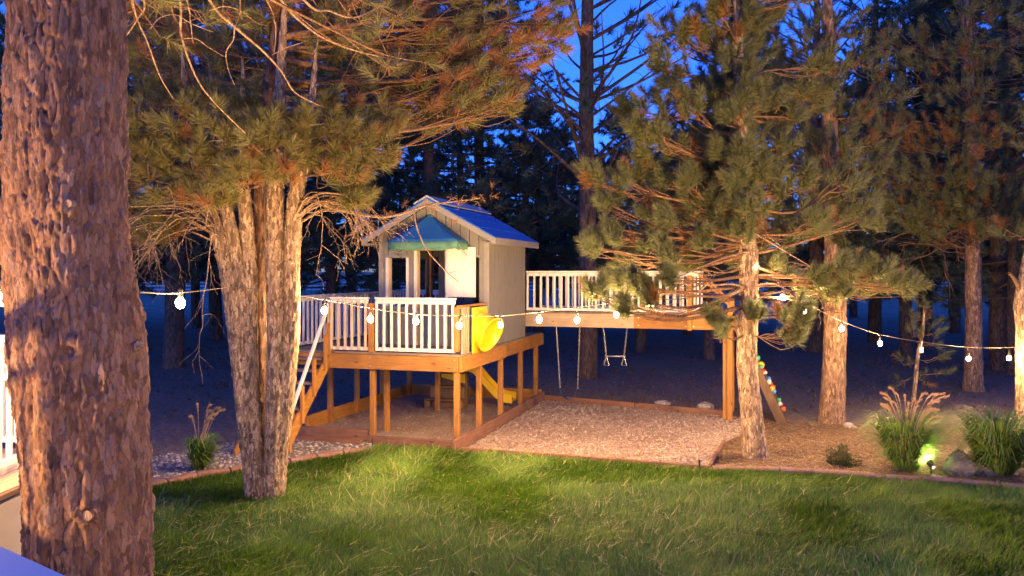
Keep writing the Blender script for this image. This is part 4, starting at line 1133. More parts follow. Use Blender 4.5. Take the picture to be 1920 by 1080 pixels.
for i in range(26):
    a = rng.uniform(0, 2 * np.pi); z = rng.uniform(6.6, 10.5); rr_ = rng.uniform(.4, 2.8) * (1 - .5 * (z - 6) / 5)
    T2.clump((T2.base[0] + .3 + rr_ * math.cos(a), T2.base[1] + .8 + rr_ * math.sin(a), z), (.6, .6, .35), 9, L=.2)
T2.build(NEEDLE_OPEN, 140, .175, .0085, a0=1.35, a1=.25, jit=.25)
# bare drooping twigs below the crown, and the long dead branch before the cabin
def add_dead(n, box, dirn, ln, Ymin, Ymax, root):
    for i in range(n):
        px = rng.uniform(box[0], box[1]); py = rng.uniform(box[2], box[3]); a = P(px, py, rng.uniform(Ymin, Ymax))
        T2.dead(a, rng.uniform(.5, 1) * ln, 1.2, 2, .007, az=dirn + rng.normal(0, .9))
        s, r_ = T2.at(a[2] - T2.base[2] - .2)
        T2.twig([s, (s + a - T2.base) / 2 + np.array([0, 0, .12]), a - T2.base], .014, .007, 8, 5)
T2.path = pathA
add_dead(16, (255, 400, 350, 420), math.pi, 1.0, 10.0, 11.0, None)
add_dead(12, (245, 430, 380, 450), math.pi * 1.2, 1.1, 9.8, 10.5, None)
T2.path = pathF
add_dead(13, (590, 670, 360, 405), 0.0, .9, 10.2, 11.0, None)
lb = smooth_path([p - T2.base for p in pixpath([(552, 356, 10.9), (610, 385, 10.9), (690, 404, 11.0), (740, 404, 11.1), (800, 385, 11.3), (850, 378, 11.4), (900, 372, 11.5)])], 24)
T2.twig(lb, .030, .006, 24, 7)
for j in range(5, 23):
    T2.dead(lb[j] + T2.base, rng.uniform(.3, .6) if j < 10 else rng.uniform(.12, .3), 1.2 if j < 10 else .2, 1 if j < 11 or j % 3 == 0 else 0, .005, az=rng.uniform(-1.2, 1.2))
# broken twig hanging before the cabin door
T2.twig([p - T2.base for p in pixpath([(775, 395, 11.2), (783, 430, 11.2), (800, 468, 11.2), (825, 497, 11.2), (843, 515, 11.2), (861, 529, 11.2)])], .011, .005, 14, 5)
T2.twig([p - T2.base for p in pixpath([(843, 512, 11.2), (858, 507, 11.2)])], .005, .003, 4, 4)
for px, py in [(725, 396), (735, 412), (760, 402), (805, 402), (848, 378), (900, 366), (860, 395), (915, 372)]:
    for k in range(2): T2.pom(P(px + rng.normal(0, 8), py + rng.normal(0, 6), 11.3) - T2.base, rng.normal(0, 1, 3) + np.array([.5, 0, .3]), .12, .05)
T2.build(NEEDLE_OPEN, 26, .10, .005, twigmat=TWIG_DEAD, bname='bare_branches', cname='dead_needles')

# ---------------- the bushy pine by the play area
b3 = G(1418, 858)
T3 = Tree('bushy_pine', (b3[0], b3[1], 0), 'bushy pine with dense round needle tufts beside the wood chip area')
Y3 = b3[1]
pstem(T3, [(1420, 875, 50, 0), (1416, 850, 42, 0), (1408, 760, 38, 0), (1400, 680, 37, 0), (1402, 600, 36, 0), (1404, 500, 34, 0), (1396, 400, 30, .05), (1392, 300, 26, .05), (1388, 200, 22, .1), (1384, 80, 17, .1), (1380, -60, 12, .1), (1380, -170, 6, .1)], BARK_PALE, Y3, sides=44, rows=330, amp=.016, cw=.05, ch=.11, seed=21, flare=.3)
zl = [(90, 560, 40), (180, 560, 40), (140, 630, 34), (215, 560, 34), (100, 760, 38), (150, 730, 38), (200, 800, 34), (100, 900, 38), (160, 890, 36), (230, 880, 34), (250, 420, 40), (200, 340, 30), (300, 210, 40), (340, 260, 42), (400, 110, 42), (380, 340, 44), (290, 430, 40), (430, 310, 42), (480, 280, 46), (560, 190, 44), (650, 390, 50), (660, 470, 44), (640, 590, 44), (560, 430, 40), (700, 270, 44), (780, 210, 42), (640, 650, 36), (560, 570, 42), (480, 620, 44), (400, 640, 44), (330, 620, 42), (430, 740, 44), (320, 700, 42), (260, 760, 40), (330, 780, 42), (700, 740, 46), (620, 740, 40), (760, 700, 44), (830, 830, 42), (900, 840, 42), (960, 860, 44), (1030, 885, 36), (830, 905, 40), (700, 980, 44), (680, 1030, 44), (580, 975, 36), (470, 1025, 36), (455, 990, 30), (540, 720, 40), (480, 30, 44), (560, 60, 46), (620, 40, 42), (520, 110, 42), (450, 120, 40), (600, 300, 44), (520, 360, 44), (440, 450, 42), (360, 480, 40), (460, 540, 44), (540, 500, 42), (600, 520, 40), (380, 570, 40), (300, 560, 38), (250, 500, 36), (700, 360, 40), (720, 560, 40), (560, 660, 40), (480, 690, 40), (400, 820, 36), (330, 860, 34), (260, 930, 30), (520, 800, 38), (770, 860, 38), (650, 830, 36), (190, 960, 26), (730, 900, 30)]
for x_, y_, r in zl:
    px, py = 1060 + x_ / 1.636, y_ / 1.636
    off = abs(px - 1395) / 330
    Y = Y3 + rng.uniform(-1.5, .9) * max(.15, 1 - off)
    if y_ > 930: Y = Y3 - rng.uniform(.2, .7)
    if px < 1270 and py > 500: Y = Y3 - rng.uniform(.9, 1.5)
    rr_ = r / 1.636 / FPX * Y
    T3.clump(P(px, py, Y), (rr_, rr_ * 1.2, rr_ * .85), 9, L=.20, brown=.06, rise=-.02 if y_ > 700 else .12, up=.75, lr=1.25)
for px, py, dy in [(1390, 120, -.7), (1400, 180, -.9), (1380, 235, -1.0), (1405, 290, -1.1), (1385, 345, -1.2), (1400, 395, -1.2), (1430, 330, -1.0), (1360, 290, -1.0)]:
    T3.clump(P(px, py, Y3 + dy), (.24, .26, .2), 8, L=.20, brown=.05, up=.7, rise=.12)
for i in range(46):     # rear half and top of the crown
    a = rng.uniform(-.3, math.pi + .3); z = rng.uniform(3.4, 8.2); rr_ = rng.uniform(.3, 2.0) * (1.1 - .75 * (z - 3) / 5.4)
    T3.clump((T3.base[0] - .15 + rr_ * math.cos(a), T3.base[1] + .2 + rr_ * math.sin(a) * .9, z), (.45, .45, .3), 8, L=.26, up=.8, lr=1.2)
T3.build(NEEDLE, 290, .16, .008, a0=1.5, a1=.42, jit=.2)
# bare lower limbs that catch the bulbs' light
for pts, r0 in [([(1404, 545, 12.95), (1375, 533, 12.8), (1330, 535, 12.7), (1290, 530, 12.6), (1250, 545, 12.5)], .022), ([(1408, 540, 12.95), (1440, 532, 12.8), (1470, 540, 12.6), (1500, 565, 12.5)], .024), ([(1408, 565, 12.9), (1440, 553, 12.75), (1480, 545, 12.6), (1530, 552, 12.5)], .016), ([(1330, 520, 12.7), (1310, 545, 12.65), (1280, 560, 12.6)], .01), ([(1404, 470, 12.9), (1340, 490, 12.6), (1270, 520, 12.4)], .016), ([(1404, 430, 12.9), (1470, 470, 12.6), (1520, 500, 12.4)], .016)]:
    T3.twig([p - T3.base for p in pixpath(pts)], r0, r0 * .35, 16, 6)
    for k in range(3):
        a, b_, c = pts[rng.integers(1, len(pts))]; T3.dead(P(a, b_, c), rng.uniform(.3, .6), .4, 1, .006)
T3.build(NEEDLE, twigmat=TWIG_DEAD, bname='bare_branches')

# ---------------- the brown-trunked pine behind it
b4 = G(1559, 792)
T4 = Tree('brown_trunk_pine', (b4[0], b4[1], 0), 'pine with straight warm brown trunk standing at the edge of the pine straw')
Y4 = b4[1]
pstem(T4, [(1558, 806, 54, 0), (1559, 785, 46, 0), (1563, 700, 42, 0), (1566, 600, 40, 0), (1566, 480, 36, 0), (1560, 360, 32, 0), (1556, 240, 28, 0), (1553, 100, 22, 0), (1550, -60, 15, 0), (1550, -200, 7, 0)], BARK_MID, Y4, sides=40, rows=260, amp=.018, cw=.07, ch=.14, seed=31, flare=.2)
for px, py, dy, r in [(1560, 150, -.6, 50), (1520, 200, -.4, 45), (1600, 220, -.5, 50), (1545, 290, -.9, 46), (1590, 310, -.8, 46), (1575, 370, -1.0, 42), (1600, 400, -.9, 40), (1540, 400, -.8, 40), (1570, 440, -1.1, 38), (1610, 340, -.2, 44), (1500, 270, .2, 45), (1630, 270, .2, 46), (1560, 60, 0, 55), (1620, 110, .2, 50), (1500, 110, .2, 50), (1560, -40, 0, 55), (1590, 520, -1.2, 34), (1620, 540, -1.2, 34), (1650, 530, -1.0, 30), (1560, 560, -1.3, 26), (1530, 330, .5, 45), (1640, 190, .4, 50)]:
    Y = Y4 + dy; rr_ = r / FPX * Y
    T4.clump(P(px, py, Y), (rr_, rr_ * 1.2, rr_ * .8), 15, L=.26, brown=.12, rise=.1, up=.6, lr=1.2)
for i in range(20):
    a = rng.uniform(0, math.pi); z = rng.uniform(4.5, 9.5); rr_ = rng.uniform(.4, 2.2) * (1.1 - .6 * (z - 4) / 6)
    T4.clump((T4.base[0] + rr_ * math.cos(a), T4.base[1] + rr_ * math.sin(a), z), (.5, .5, .3), 6, L=.28)
T4.build(NEEDLE, 190, .16, .009, a0=1.3, a1=.25)

# ---------------- pine on the right with the spreading low crown
b5 = G(1825, 732)
T5 = Tree('spreading_pine', (b5[0], b5[1], 0), 'tall pine with reddish trunk and broad low crown behind the string lights')
Y5 = b5[1]
pstem(T5, [(1825, 742, 40, 0), (1825, 725, 34, 0), (1826, 650, 30, 0), (1825, 550, 28, 0), (1824, 460, 27, 0), (1820, 350, 25, 0), (1816, 200, 22, 0), (1812, 50, 18, 0), (1810, -150, 11, 0)], BARK_MID, Y5, sides=32, rows=200, amp=.02, cw=.09, ch=.16, seed=41, flare=.2)
for px, py, dy, r in [(1660, 395, -.6, 42), (1690, 345, -.8, 46), (1740, 320, -1.0, 48), (1710, 400, -1.2, 44), (1760, 380, -1.4, 46), (1800, 350, -1.4, 46), (1810, 410, -1.6, 42), (1850, 380, -1.4, 46), (1890, 350, -1.2, 46), (1870, 430, -1.5, 40), (1910, 410, -1.2, 42), (1750, 430, -1.4, 34), (1700, 260, -.4, 50), (1770, 250, -.6, 55), (1840, 240, -.7, 55), (1900, 240, -.5, 50), (1660, 220, 0, 50), (1640, 300, 0, 45), (1800, 160, 0, 60), (1880, 150, 0, 60), (1720, 160, 0, 55), (1760, 80, .2, 60), (1840, 60, .2, 60), (1910, 70, .2, 60), (1690, 90, .4, 50), (1940, 300, -.8, 50), (1950, 180, 0, 60), (1800, -20, .2, 60), (1900, -30, .2, 60), (1960, 400, -.8, 45), (1710, 300, .6, 50), (1830, 300, .6, 50), (1825, 330, -1.9, 44), (1822, 265, -1.7, 46), (1820, 185, -1.5, 48), (1815, 100, -1.3, 48), (1822, 20, -1.2, 48), (1835, 430, -1.9, 30)]:
    Y = Y5 + dy; rr_ = r / FPX * Y
    T5.clump(P(px, py, Y), (rr_, rr_ * 1.3, rr_ * .8), 19, L=.28, brown=.42 if 190 < py < 310 else .14, rise=.12, up=.55, lr=1.3)
for k in range(10):
    a_ = P(rng.uniform(1680, 1790), rng.uniform(430, 470), Y5 - rng.uniform(.3, 1.2)); T5.dead(a_, .9, .8, 1, .010)
    s_, q_ = T5.at(a_[2] + .2); T5.twig([s_, (s_ + a_ - T5.base) / 2 + np.array([0, 0, .2]), a_ - T5.base], .03, .012, 8, 5)
T5.build(NEEDLE, 130, .18, .012, a0=1.3, a1=.3)

# ---------------- trunk at the right edge carrying the string lights
b6 = G(1924, 792)
T6 = Tree('young_pine', (b6[0], b6[1], 0), 'slender lit pine holding the end of the string lights behind the ornamental grass')
Y6 = b6[1]
pstem(T6, [(1926, 806, 40, 0), (1922, 780, 32, 0), (1919, 700, 27, 0), (1919, 620, 26, 0), (1916, 560, 25, 0), (1930, 480, 22, 0), (1945, 380, 20, 0), (1950, 200, 15, 0), (1950, 60, 8, 0)], BARK_PALE, Y6, sides=32, rows=150, amp=.012, cw=.06, ch=.12, seed=43, flare=.2)
T6.twig([p - T6.base for p in pixpath([(1919, 560, Y6), (1908, 535, Y6 - .05), (1900, 520, Y6 - .1), (1892, 512, Y6 - .15)])], .05, .03, 8, 8)
for px, py in [(1950, 470), (1990, 420), (1960, 350), (2010, 320), (1950, 250), (2000, 200), (1960, 120), (1950, 30), (1925, 440)]:
    T6.clump(P(px, py, Y6 - .3 + rng.normal(0, .4)), (.45, .5, .3), 7, L=.26, up=.6)
T6.build(NEEDLE, 190, .16, .008)

# ---------------- sapling behind the grasses
b8 = G(1712, 752)
T8 = Tree('pine_sapling', (b8[0], b8[1], 0), 'thin pine sapling with sparse needles under the string light plug')
Y8 = b8[1]
pstem(T8, [(1712, 760, 9, 0), (1716, 720, 8, 0), (1722, 660, 7, 0), (1730, 620, 6, 0), (1733, 575, 3, 0)], BARK_PALE, Y8, sides=12, rows=40, amp=.003, cw=.03, ch=.06, seed=45)
for px, py, n in [(1733, 578, 3), (1728, 600, 3), (1742, 605, 2), (1712, 622, 3), (1755, 625, 3), (1718, 640, 2), (1745, 645, 3), (1700, 680, 3), (1755, 670, 3), (1765, 700, 3), (1690, 715, 2), (1735, 715, 3), (1710, 600, 2)]:
    T8.clump(P(px, py, Y8 + rng.normal(0, .2)), (.16, .2, .12), n, L=.2, brown=.1, rise=.1, lr=.5)
T8.build(NEEDLE, 90, .15, .007)

# ---------------- the wood behind: a few pine shapes, many trees
def pine_proto(seed, h, cb, spread, npw, openness, r0, lean=0, fork=False):
    r_ = np.random.default_rng(seed)
    t = Tree.__new__(Tree); t.base = np.zeros(3); t.tv = []; t.tq = []; t.to = 0; t.P = []; t.D = []; t.L = []; t.B = []
    pts = np.array([(0, 0, -.1), (0, 0, .3), (.05, .03, h * .2), (lean * .4, .1, h * .5), (lean, 0, h * .8), (lean * 1.1, 0, h)])
    rad = [r0 * 1.35, r0 * 1.05, r0 * .9, r0 * .7, r0 * .4, .03]
    t.path = smooth_path(np.column_stack([pts, rad]), 60)
    tm = trunk_mesh('trunk', pts, rad, 20, 90, BARK_FAR, amp=.02, cw=.1, ch=.2, seed=seed)
    z = cb
    while z < h - .3:
        f = (z - cb) / (h - cb)
        for k in range(r_.integers(3, 6)):
            a = r_.uniform(0, 2 * np.pi); ln = spread * (1 - f) ** .65 * r_.uniform(.55, 1.1) + .35
            s, sr = t.at(z + r_.uniform(-.25, .25))
            rise = (.55 if fork else -.04) + .35 * f + r_.normal(0, .08)
            e = s + np.array([math.cos(a) * ln, math.sin(a) * ln, rise * ln])
            m_ = (s + e) / 2 + r_.normal(0, .06, 3) * ln; m_[2] -= .05 * ln
            lp = t.twig([s, m_, e], .014 + .011 * ln, .01, 8, 5)
            for q_ in range(npw):
                j = int(3 + 4.99 * r_.random()); tp = lp[j] + r_.normal(0, 1, 3) * np.array([.3, .3, .2]) * (.5 + ln * .28)
                if q_ % 3 == 0: t.twig([lp[j], (lp[j] + tp) / 2, tp], .009, .005, 3, 4)
                if r_.random() > openness:
                    d = (tp - s); d[2] *= .3; d /= np.linalg.norm(d); d = d + np.array([0, 0, .5]) + r_.normal(0, .3, 3)
                    t.pom(tp, d, .34 * r_.uniform(.7, 1.2), .05 if r_.random() < .06 else r_.uniform(.3, .9))
            if f < .3:
                for q_ in range(3):
                    j = r_.integers(2, 8); tp = lp[j] + np.array([r_.normal(0, .2), r_.normal(0, .2), -r_.uniform(.3, .8)]); t.twig([lp[j], (lp[j] + tp) / 2 + r_.normal(0, .06, 3), tp], .007, .004, 4, 4)
        z += r_.uniform(.38, .62)
    bmn = mesh_np('branches', np.concatenate(t.tv), quads=np.concatenate(t.tq), mat=BARK_FAR, smooth=True)
    v_, t_, a_ = poms(t.P, t.D, np.array(t.L), 60, .27, .030, np.array(t.B), a0=1.3, a1=.3)
    return tm, bmn, mesh_np('crown', v_, tris=t_, mat=NEEDLE_FAR, attr=a_)
PROTO = [pine_proto(101, 15, 3.2, 4.2, 14, .1, .27, .3), pine_proto(102, 17, 3.6, 4.6, 14, .12, .30, -.3), pine_proto(103, 13, 2.6, 3.8, 14, .05, .22, .1),
         pine_proto(104, 16, 4.2, 4.0, 5, .62, .26, .1, True), pine_proto(105, 8.5, 2.4, 3.4, 14, .08, .2, .0)]
def plant(px, Y, k, sc=1.0, label='tall dark pine standing in the dim wood behind the playset', group='dark pines of the wood', rz=None):
    x = (px - 960) / FPX * Y
    o = empty('wood_pine', (x, Y, -.02), rng.uniform(0, 6.28) if rz is None else rz); o.scale = (sc, sc, sc * rng.uniform(.94, 1.06)); tag(o, label, 'tree', group)
    for nm, me in zip(('trunk', 'branches', 'crown'), PROTO[k]): obj(nm, me, o)
    return o
LBL = {325: dict(label='dark pine trunk behind the lone bulb between the ponderosa and the multi-stem pine', group=None), 1201: dict(label='dark pine trunk standing beyond the trapeze swing under the bridge', group=None), 1874: dict(label='reddish dark pine trunk close behind the spreading pine, thicker of two', group=None), 1902: dict(label='dark pine trunk between the spreading pine and the slender lit pine', group=None), 405: dict(label='distant dark pine in the blue meadow beside the multi-stem pine', group=None)}
plant(1101, 22.7, 3, 1.05, 'open forked pine rising behind the bridge with sky showing through its limbs', None, .5)
for px, Y, k, sc in [(325, 25.2, 1, 1), (405, 35.5, 0, 1.05), (368, 43, 2, 1.1), (180, 33, 2, 1.1), (60, 27, 0, 1), (-120, 36, 1, 1), (520, 38, 1, 1.05), (625, 29, 2, 1.05), (720, 37, 0, 1.1), (800, 28.5, 0, .98), (905, 33, 1, .95), (860, 45, 2, 1.2), (985, 31, 4, 1.05), (1010, 41, 4, 1.2), (1120, 39, 4, 1.0), (1201, 30, 4, 1.0), (1290, 38, 4, 1.1), (1240, 50, 4, 1.25), (1330, 27.5, 4, .9), (1400, 34, 0, .9), (1480, 41, 2, 1.0), (1530, 30, 3, 1.0), (1640, 34, 3, 1.0), (1700, 28, 2, .95), (1733, 31, 1, .9), (1790, 40, 0, 1), (1874, 25, 1, .9), (1902, 23.6, 2, .95), (1960, 33, 0, 1), (2080, 27, 1, 1), (2200, 38, 0, 1), (440, 50, 0, 1.1), (660, 52, 1, 1.1), (1060, 56, 4, 1.2), (1600, 52, 2, 1.1), (240, 48, 1, 1.1), (-40, 50, 0, 1.1)]:
    where = ('between the big ponderosa and the multi-stem pine' if px < 470 else 'behind the cabin and its deck' if px < 1000 else 'behind the railed bridge' if px < 1420 else 'behind the string lights and the bushy pine')
    plant(px, Y, k, sc, **LBL.get(px, dict(label='dark pine of the dim wood ' + where, group='dark pines ' + where)))
# closed wood along the far side of the meadow
Pn = []; Dn = []; Ln = []; Bn = []
r_ = np.random.default_rng(77)
for i in range(150):
    x = r_.uniform(-170, 170); y = r_.uniform(150, 185); hh = r_.uniform(9, 15); rad = r_.uniform(2.5, 4)
    for k in range(26):
        f = r_.random() ** 1.2; a = r_.uniform(0, 6.28); rr_ = rad * (1 - f * .85) * r_.uniform(.6, 1)
        Pn.append((x + rr_ * math.cos(a), y + rr_ * math.sin(a), .6 + f * hh)); Dn.append((math.cos(a) * .6, math.sin(a) * .6, .5)); Ln.append(1.6); Bn.append(r_.uniform(.3, .9))
D_ = np.array(Dn); D_ /= np.linalg.norm(D_, axis=1, keepdims=True)
v_, t_, a_ = poms(np.array(Pn), D_, np.array(Ln), 14, 1.5, .5, np.array(Bn))
tag(obj('far_wood', mesh_np('far_wood', v_, tris=t_, mat=NEEDLE_FAR, attr=a_)), 'dark far wood closing the meadow beyond the pines', 'wood', kind='stuff')
# far white rail fence across the meadow
ff = empty('rail_fence', (0, 105, 0)); tag(ff, 'distant pale rail fence crossing the meadow behind the trunks', 'fence')
for z in (.6, 1.05, 1.5): part('fence_rail', (0, 0, z), (240, .06, .16), WHITE, ff)
for i in range(61): part('fence_post', (-120 + i * 4, .1, .8), (.16, .16, 1.6), WHITE, ff)
# ================================================================== string lights
bm = bmesh.new(); bmesh.ops.create_uvsphere(bm, u_segments=12, v_segments=8, radius=1)
for v_ in bm.verts:
    z = v_.co.z; k = 1 if z < .2 else 1 - .45 * (z - .2) / .8
    v_.co = Vector((v_.co.x * .038 * k, v_.co.y * .038 * k, z * .05))
BULB_ME = bpy.data.meshes.new('bulb'); bm.to_mesh(BULB_ME); bm.free(); BULB_ME.materials.append(BULBM)
BULB_ME.polygons.foreach_set('use_smooth', np.ones(len(BULB_ME.polygons), dtype=bool))
SOCK_ME = MB().tube([(0, 0, .035), (0, 0, .10), (0, 0, .115)], [.019, .019, .008], 10).mesh('socket', BLACK)
def on_line(px, py, A, B):                 # the pixel's point in the vertical plane through A and B
    d = ray(px, py); n = np.array([B[1] - A[1], -(B[0] - A[0])])
    t = (A[0] * n[0] + A[1] * n[1]) / (d[0] * n[0] + d[1] * n[1]); return np.array([d[0] * t, t, EYE + d[2] * t])
def string(A, B, bulbs, wire_px, label):
    A = np.asarray(A, float); B = np.asarray(B, float)
    t = empty('string_lights', A); tag(t, label, 'string lights', 'string lights between the pines')
    w = [A] + [on_line(a, b_, A, B) for a, b_ in wire_px] + [B]
    w = np.array(w); pp = smooth_path(w, 60)
    MB().tube(pp - A, .005, 5).build('wire', WIRE, t)
    for px, py in bulbs:
        p = on_line(px, py, A, B)
        j = int(np.argmin(np.hypot(pp[:, 0] - p[0], pp[:, 1] - p[1]))); top = pp[j]
        s = obj('socket', SOCK_ME, t, p - A)
        o = obj('bulb', BULB_ME, t, p - A)
        if top[2] - p[2] > .12: MB().tube([(0, 0, .11), (top[0] - p[0], top[1] - p[1], top[2] - p[2])], .004, 4).build('drop_wire', WIRE, s)
    return t
A1l, A1r = P(20, 545, Y1 + .02), P(262, 548, Y1 - .05)
A2 = P(434, 538, Y2 - .22); A2r = P(560, 552, Y2 - .14)
A3 = P(1412, 486, Y3 - .12); A6 = P(1912, 650, Y6 - .06)
PO = P(-330, 548, 6.3)
string(PO, P(16, 541, Y1 + .05), [(7, 560)], [(-160, 552)], 'string light length between the big ponderosa and the deck post')
string(A1r, A2, [(338, 567)], [(338, 549)], 'short string light length between the big ponderosa and the multi-stem pine')
string(A2, A3, [(608, 582), (695, 598), (780, 602), (861, 610), (938, 609), (1011, 599), (1082, 600), (1156, 589), (1220, 571)], [(500, 545), (608, 562), (695, 578), (780, 589), (861, 592), (938, 592), (1011, 585), (1082, 576), (1156, 566), (1220, 550), (1320, 522)], 'long string of bulbs sagging in front of the playset between two pines')
st_ = string(A3, A6, [(1415, 500), (1468, 557), (1508, 583), (1578, 616), (1650, 643), (1816, 672), (1892, 671)], [(1468, 538), (1508, 566), (1578, 602), (1650, 627), (1728, 641), (1816, 651), (1880, 652)], 'string of bulbs running from the bushy pine to the slender pine')
p = on_line(1728, 656, A3, A6) - A3
MB().box(p, (.05, .04, .10)).tube([p + np.array([0, 0, .05]), p + np.array([.01, 0, .16])], .006, 5).build('plug', VINYL, st_)

# ================================================================== left deck with white railing
LD = 1.50
ld = empty('side_deck', P(0, 880, 6.0) * np.array([1, 1, 0])); tag(ld, 'raised wooden deck with white railing left of the big ponderosa', 'deck')
def loc(p): return tuple(np.asarray(p, float) - np.array([ld.location[0], ld.location[1], 0]))
cor = np.array([-3.35, 6.75, LD])        # far right corner, hidden by the trunk
e1 = np.array([0.0, -1.0, 0]); e2 = np.array([-1.0, 0, 0])     # along the visible edge, and away from the yard
a_e = math.atan2(e1[1], e1[0])
for i in range(26):
    c_ = cor + e1 * 2.0 + e2 * (.06 + i * .142)
    o = part('deck_board', loc((c_[0], c_[1], LD - .015)), (4.0, .136, .03), PALEW, ld, rot=(0, 0, a_e))
c_ = cor + e1 * 2.0 - e2 * .03; part('fascia', loc((c_[0], c_[1], LD / 2 - .03)), (4.02, .03, LD - .06), FASCIA, ld, rot=(0, 0, a_e))
c_ = cor + e1 * 2.0 - e2 * .035; part('edge_trim', loc((c_[0], c_[1], LD - .018)), (4.03, .035, .03), TIMB, ld, rot=(0, 0, a_e))
c_ = cor - e1 * .02 + e2 * 1.85; part('fascia', loc((c_[0], c_[1], LD / 2 - .03)), (.03, 3.7, LD - .06), FASCIA, ld, rot=(0, 0, a_e))
def vinyl_rail(p0, p1, n, h=.92, parent=ld, locf=loc, zf=LD):
    p0 = np.array(p0); p1 = np.array(p1); d = p1 - p0; L = np.linalg.norm(d); c_ = (p0 + p1) / 2; a = math.atan2(d[1], d[0])
    mb = MB().box((0, 0, zf + h), (L, .09, .035)).box((0, 0, zf + h - .05), (L, .045, .06)).box((0, 0, zf + .10), (L, .045, .05)).box((0, 0, zf + h - .22), (L, .04, .035))
    l_ = locf((c_[0], c_[1], 0)); r = mb.build('railing', VINYL, parent, loc=l_, rot=(0, 0, a), bevel=.004)
    for i in range(n): part('baluster', (-L / 2 + L * (i + .5) / n, 0, zf + h / 2 + .04), (.03, .03, h - .1), VINYL, r)
    return r
q0 = cor + e1 * .10 + e2 * .22
vinyl_rail(q0[:2], (q0 + e1 * 3.6)[:2], 30)
vinyl_rail((q0)[:2], (q0 + e2 * 3.2)[:2], 27)
for s in (q0, q0 + e1 * 3.6, q0 + e2 * 3.2): part('rail_post', loc((s[0], s[1], LD + .52)), (.10, .10, 1.04), VINYL, ld, rot=(0, 0, a_e))
pp_ = np.array([PO[0], PO[1], 0]); part('light_post', loc((pp_[0], pp_[1], LD + .72)), (.09, .09, 1.46), VINYL, ld)

# ================================================================== the house deck the photograph was taken from
hd = empty('house_deck', (0, -1.5, 0)); tag(hd, 'house deck with white railing cap in the near corner', 'deck')
HD = 1.42
def hloc(p): return (p[0], p[1] + 1.5, p[2])
RT = HD + .92
ra, rb = G(-10, 1016, RT), G(128, 1078, RT)
dd = (rb - ra); dd /= np.linalg.norm(dd); nn = np.array([-dd[1], dd[0], 0]); nn = nn if nn[1] > 0 else -nn
ra2 = ra - dd * 1.6; rb2 = rb + dd * 1.9
am = math.atan2(dd[1], dd[0]); Lr = np.linalg.norm(rb2 - ra2); mid = (ra2 + rb2) / 2 - nn * .07
rl = MB().box((0, 0, RT - .018), (Lr, .14, .036)).box((0, 0, RT - .08), (Lr, .05, .09)).box((0, 0, HD + .1), (Lr, .05, .06)).build('railing', VINYL, hd, loc=hloc((mid[0], mid[1], 0)), rot=(0, 0, am), bevel=.006)
nbal = int(Lr / .12)
for i in range(nbal): part('baluster', (-Lr / 2 + Lr * (i + .5) / nbal, 0, HD + .46), (.035, .035, .8), VINYL, rl)
dk = [ra2 - nn * .0 + nn * .05, rb2 + nn * .05, np.array([rb2[0] + 5.2, rb2[1] - .2, 0]), np.array([rb2[0] + 5.2, -3, 0]), np.array([ra2[0] - .4, -3, 0])]
MB().prism([(p[0], p[1] + 1.5, HD - .04) for p in dk], (0, 0, .04)).build('floor', DECKW[0], hd)
MB().prism([(p[0], p[1] + 1.5, 0) for p in [dk[0], dk[1], dk[1] - nn * .04, dk[0] - nn * .04]], (0, 0, HD - .045)).build('skirt_wall', FASCIA, hd)
# wall lanterns under the deck rim that light the garden
def lantern(p, face, watts, label):
    p = np.asarray(p, float)
    t = empty('wall_lantern', p); tag(t, label, 'lantern', 'garden lanterns of the house'); f = np.array([math.cos(face), math.sin(face), 0])
    MB().box((0, 0, 0), (.10, .10, .18)).build('back_plate', BLACK, t, loc=-f * .12)
    MB().tube([(0, 0, .10), (0, 0, .13), (0, 0, .17)], [.085, .08, .02], 12).build('cap', BLACK, t)
    MB().tube([(0, 0, -.12), (0, 0, -.10)], .07, 12).build('base', BLACK, t)
    for k in range(4):
        a = k * math.pi / 2 + .78; MB().tube([(math.cos(a) * .075, math.sin(a) * .075, -.1), (math.cos(a) * .075, math.sin(a) * .075, .1)], .006, 5).build('bar', BLACK, t)
    ld_ = bpy.data.lights.new('lantern_lamp', 'POINT'); ld_.energy = watts; ld_.color = WARM; ld_.shadow_soft_size = .05
    o = bpy.data.objects.new('lantern_lamp', ld_); link(o, t)
lantern((5.6, .4, 1.30), 1.2, PORCH, 'black wall lantern on the deck skirt facing the lawn')
lantern((-4.7, 3.4, 1.95), .1, PORCH * .5, 'black lantern on the side deck beside the big ponderosa')

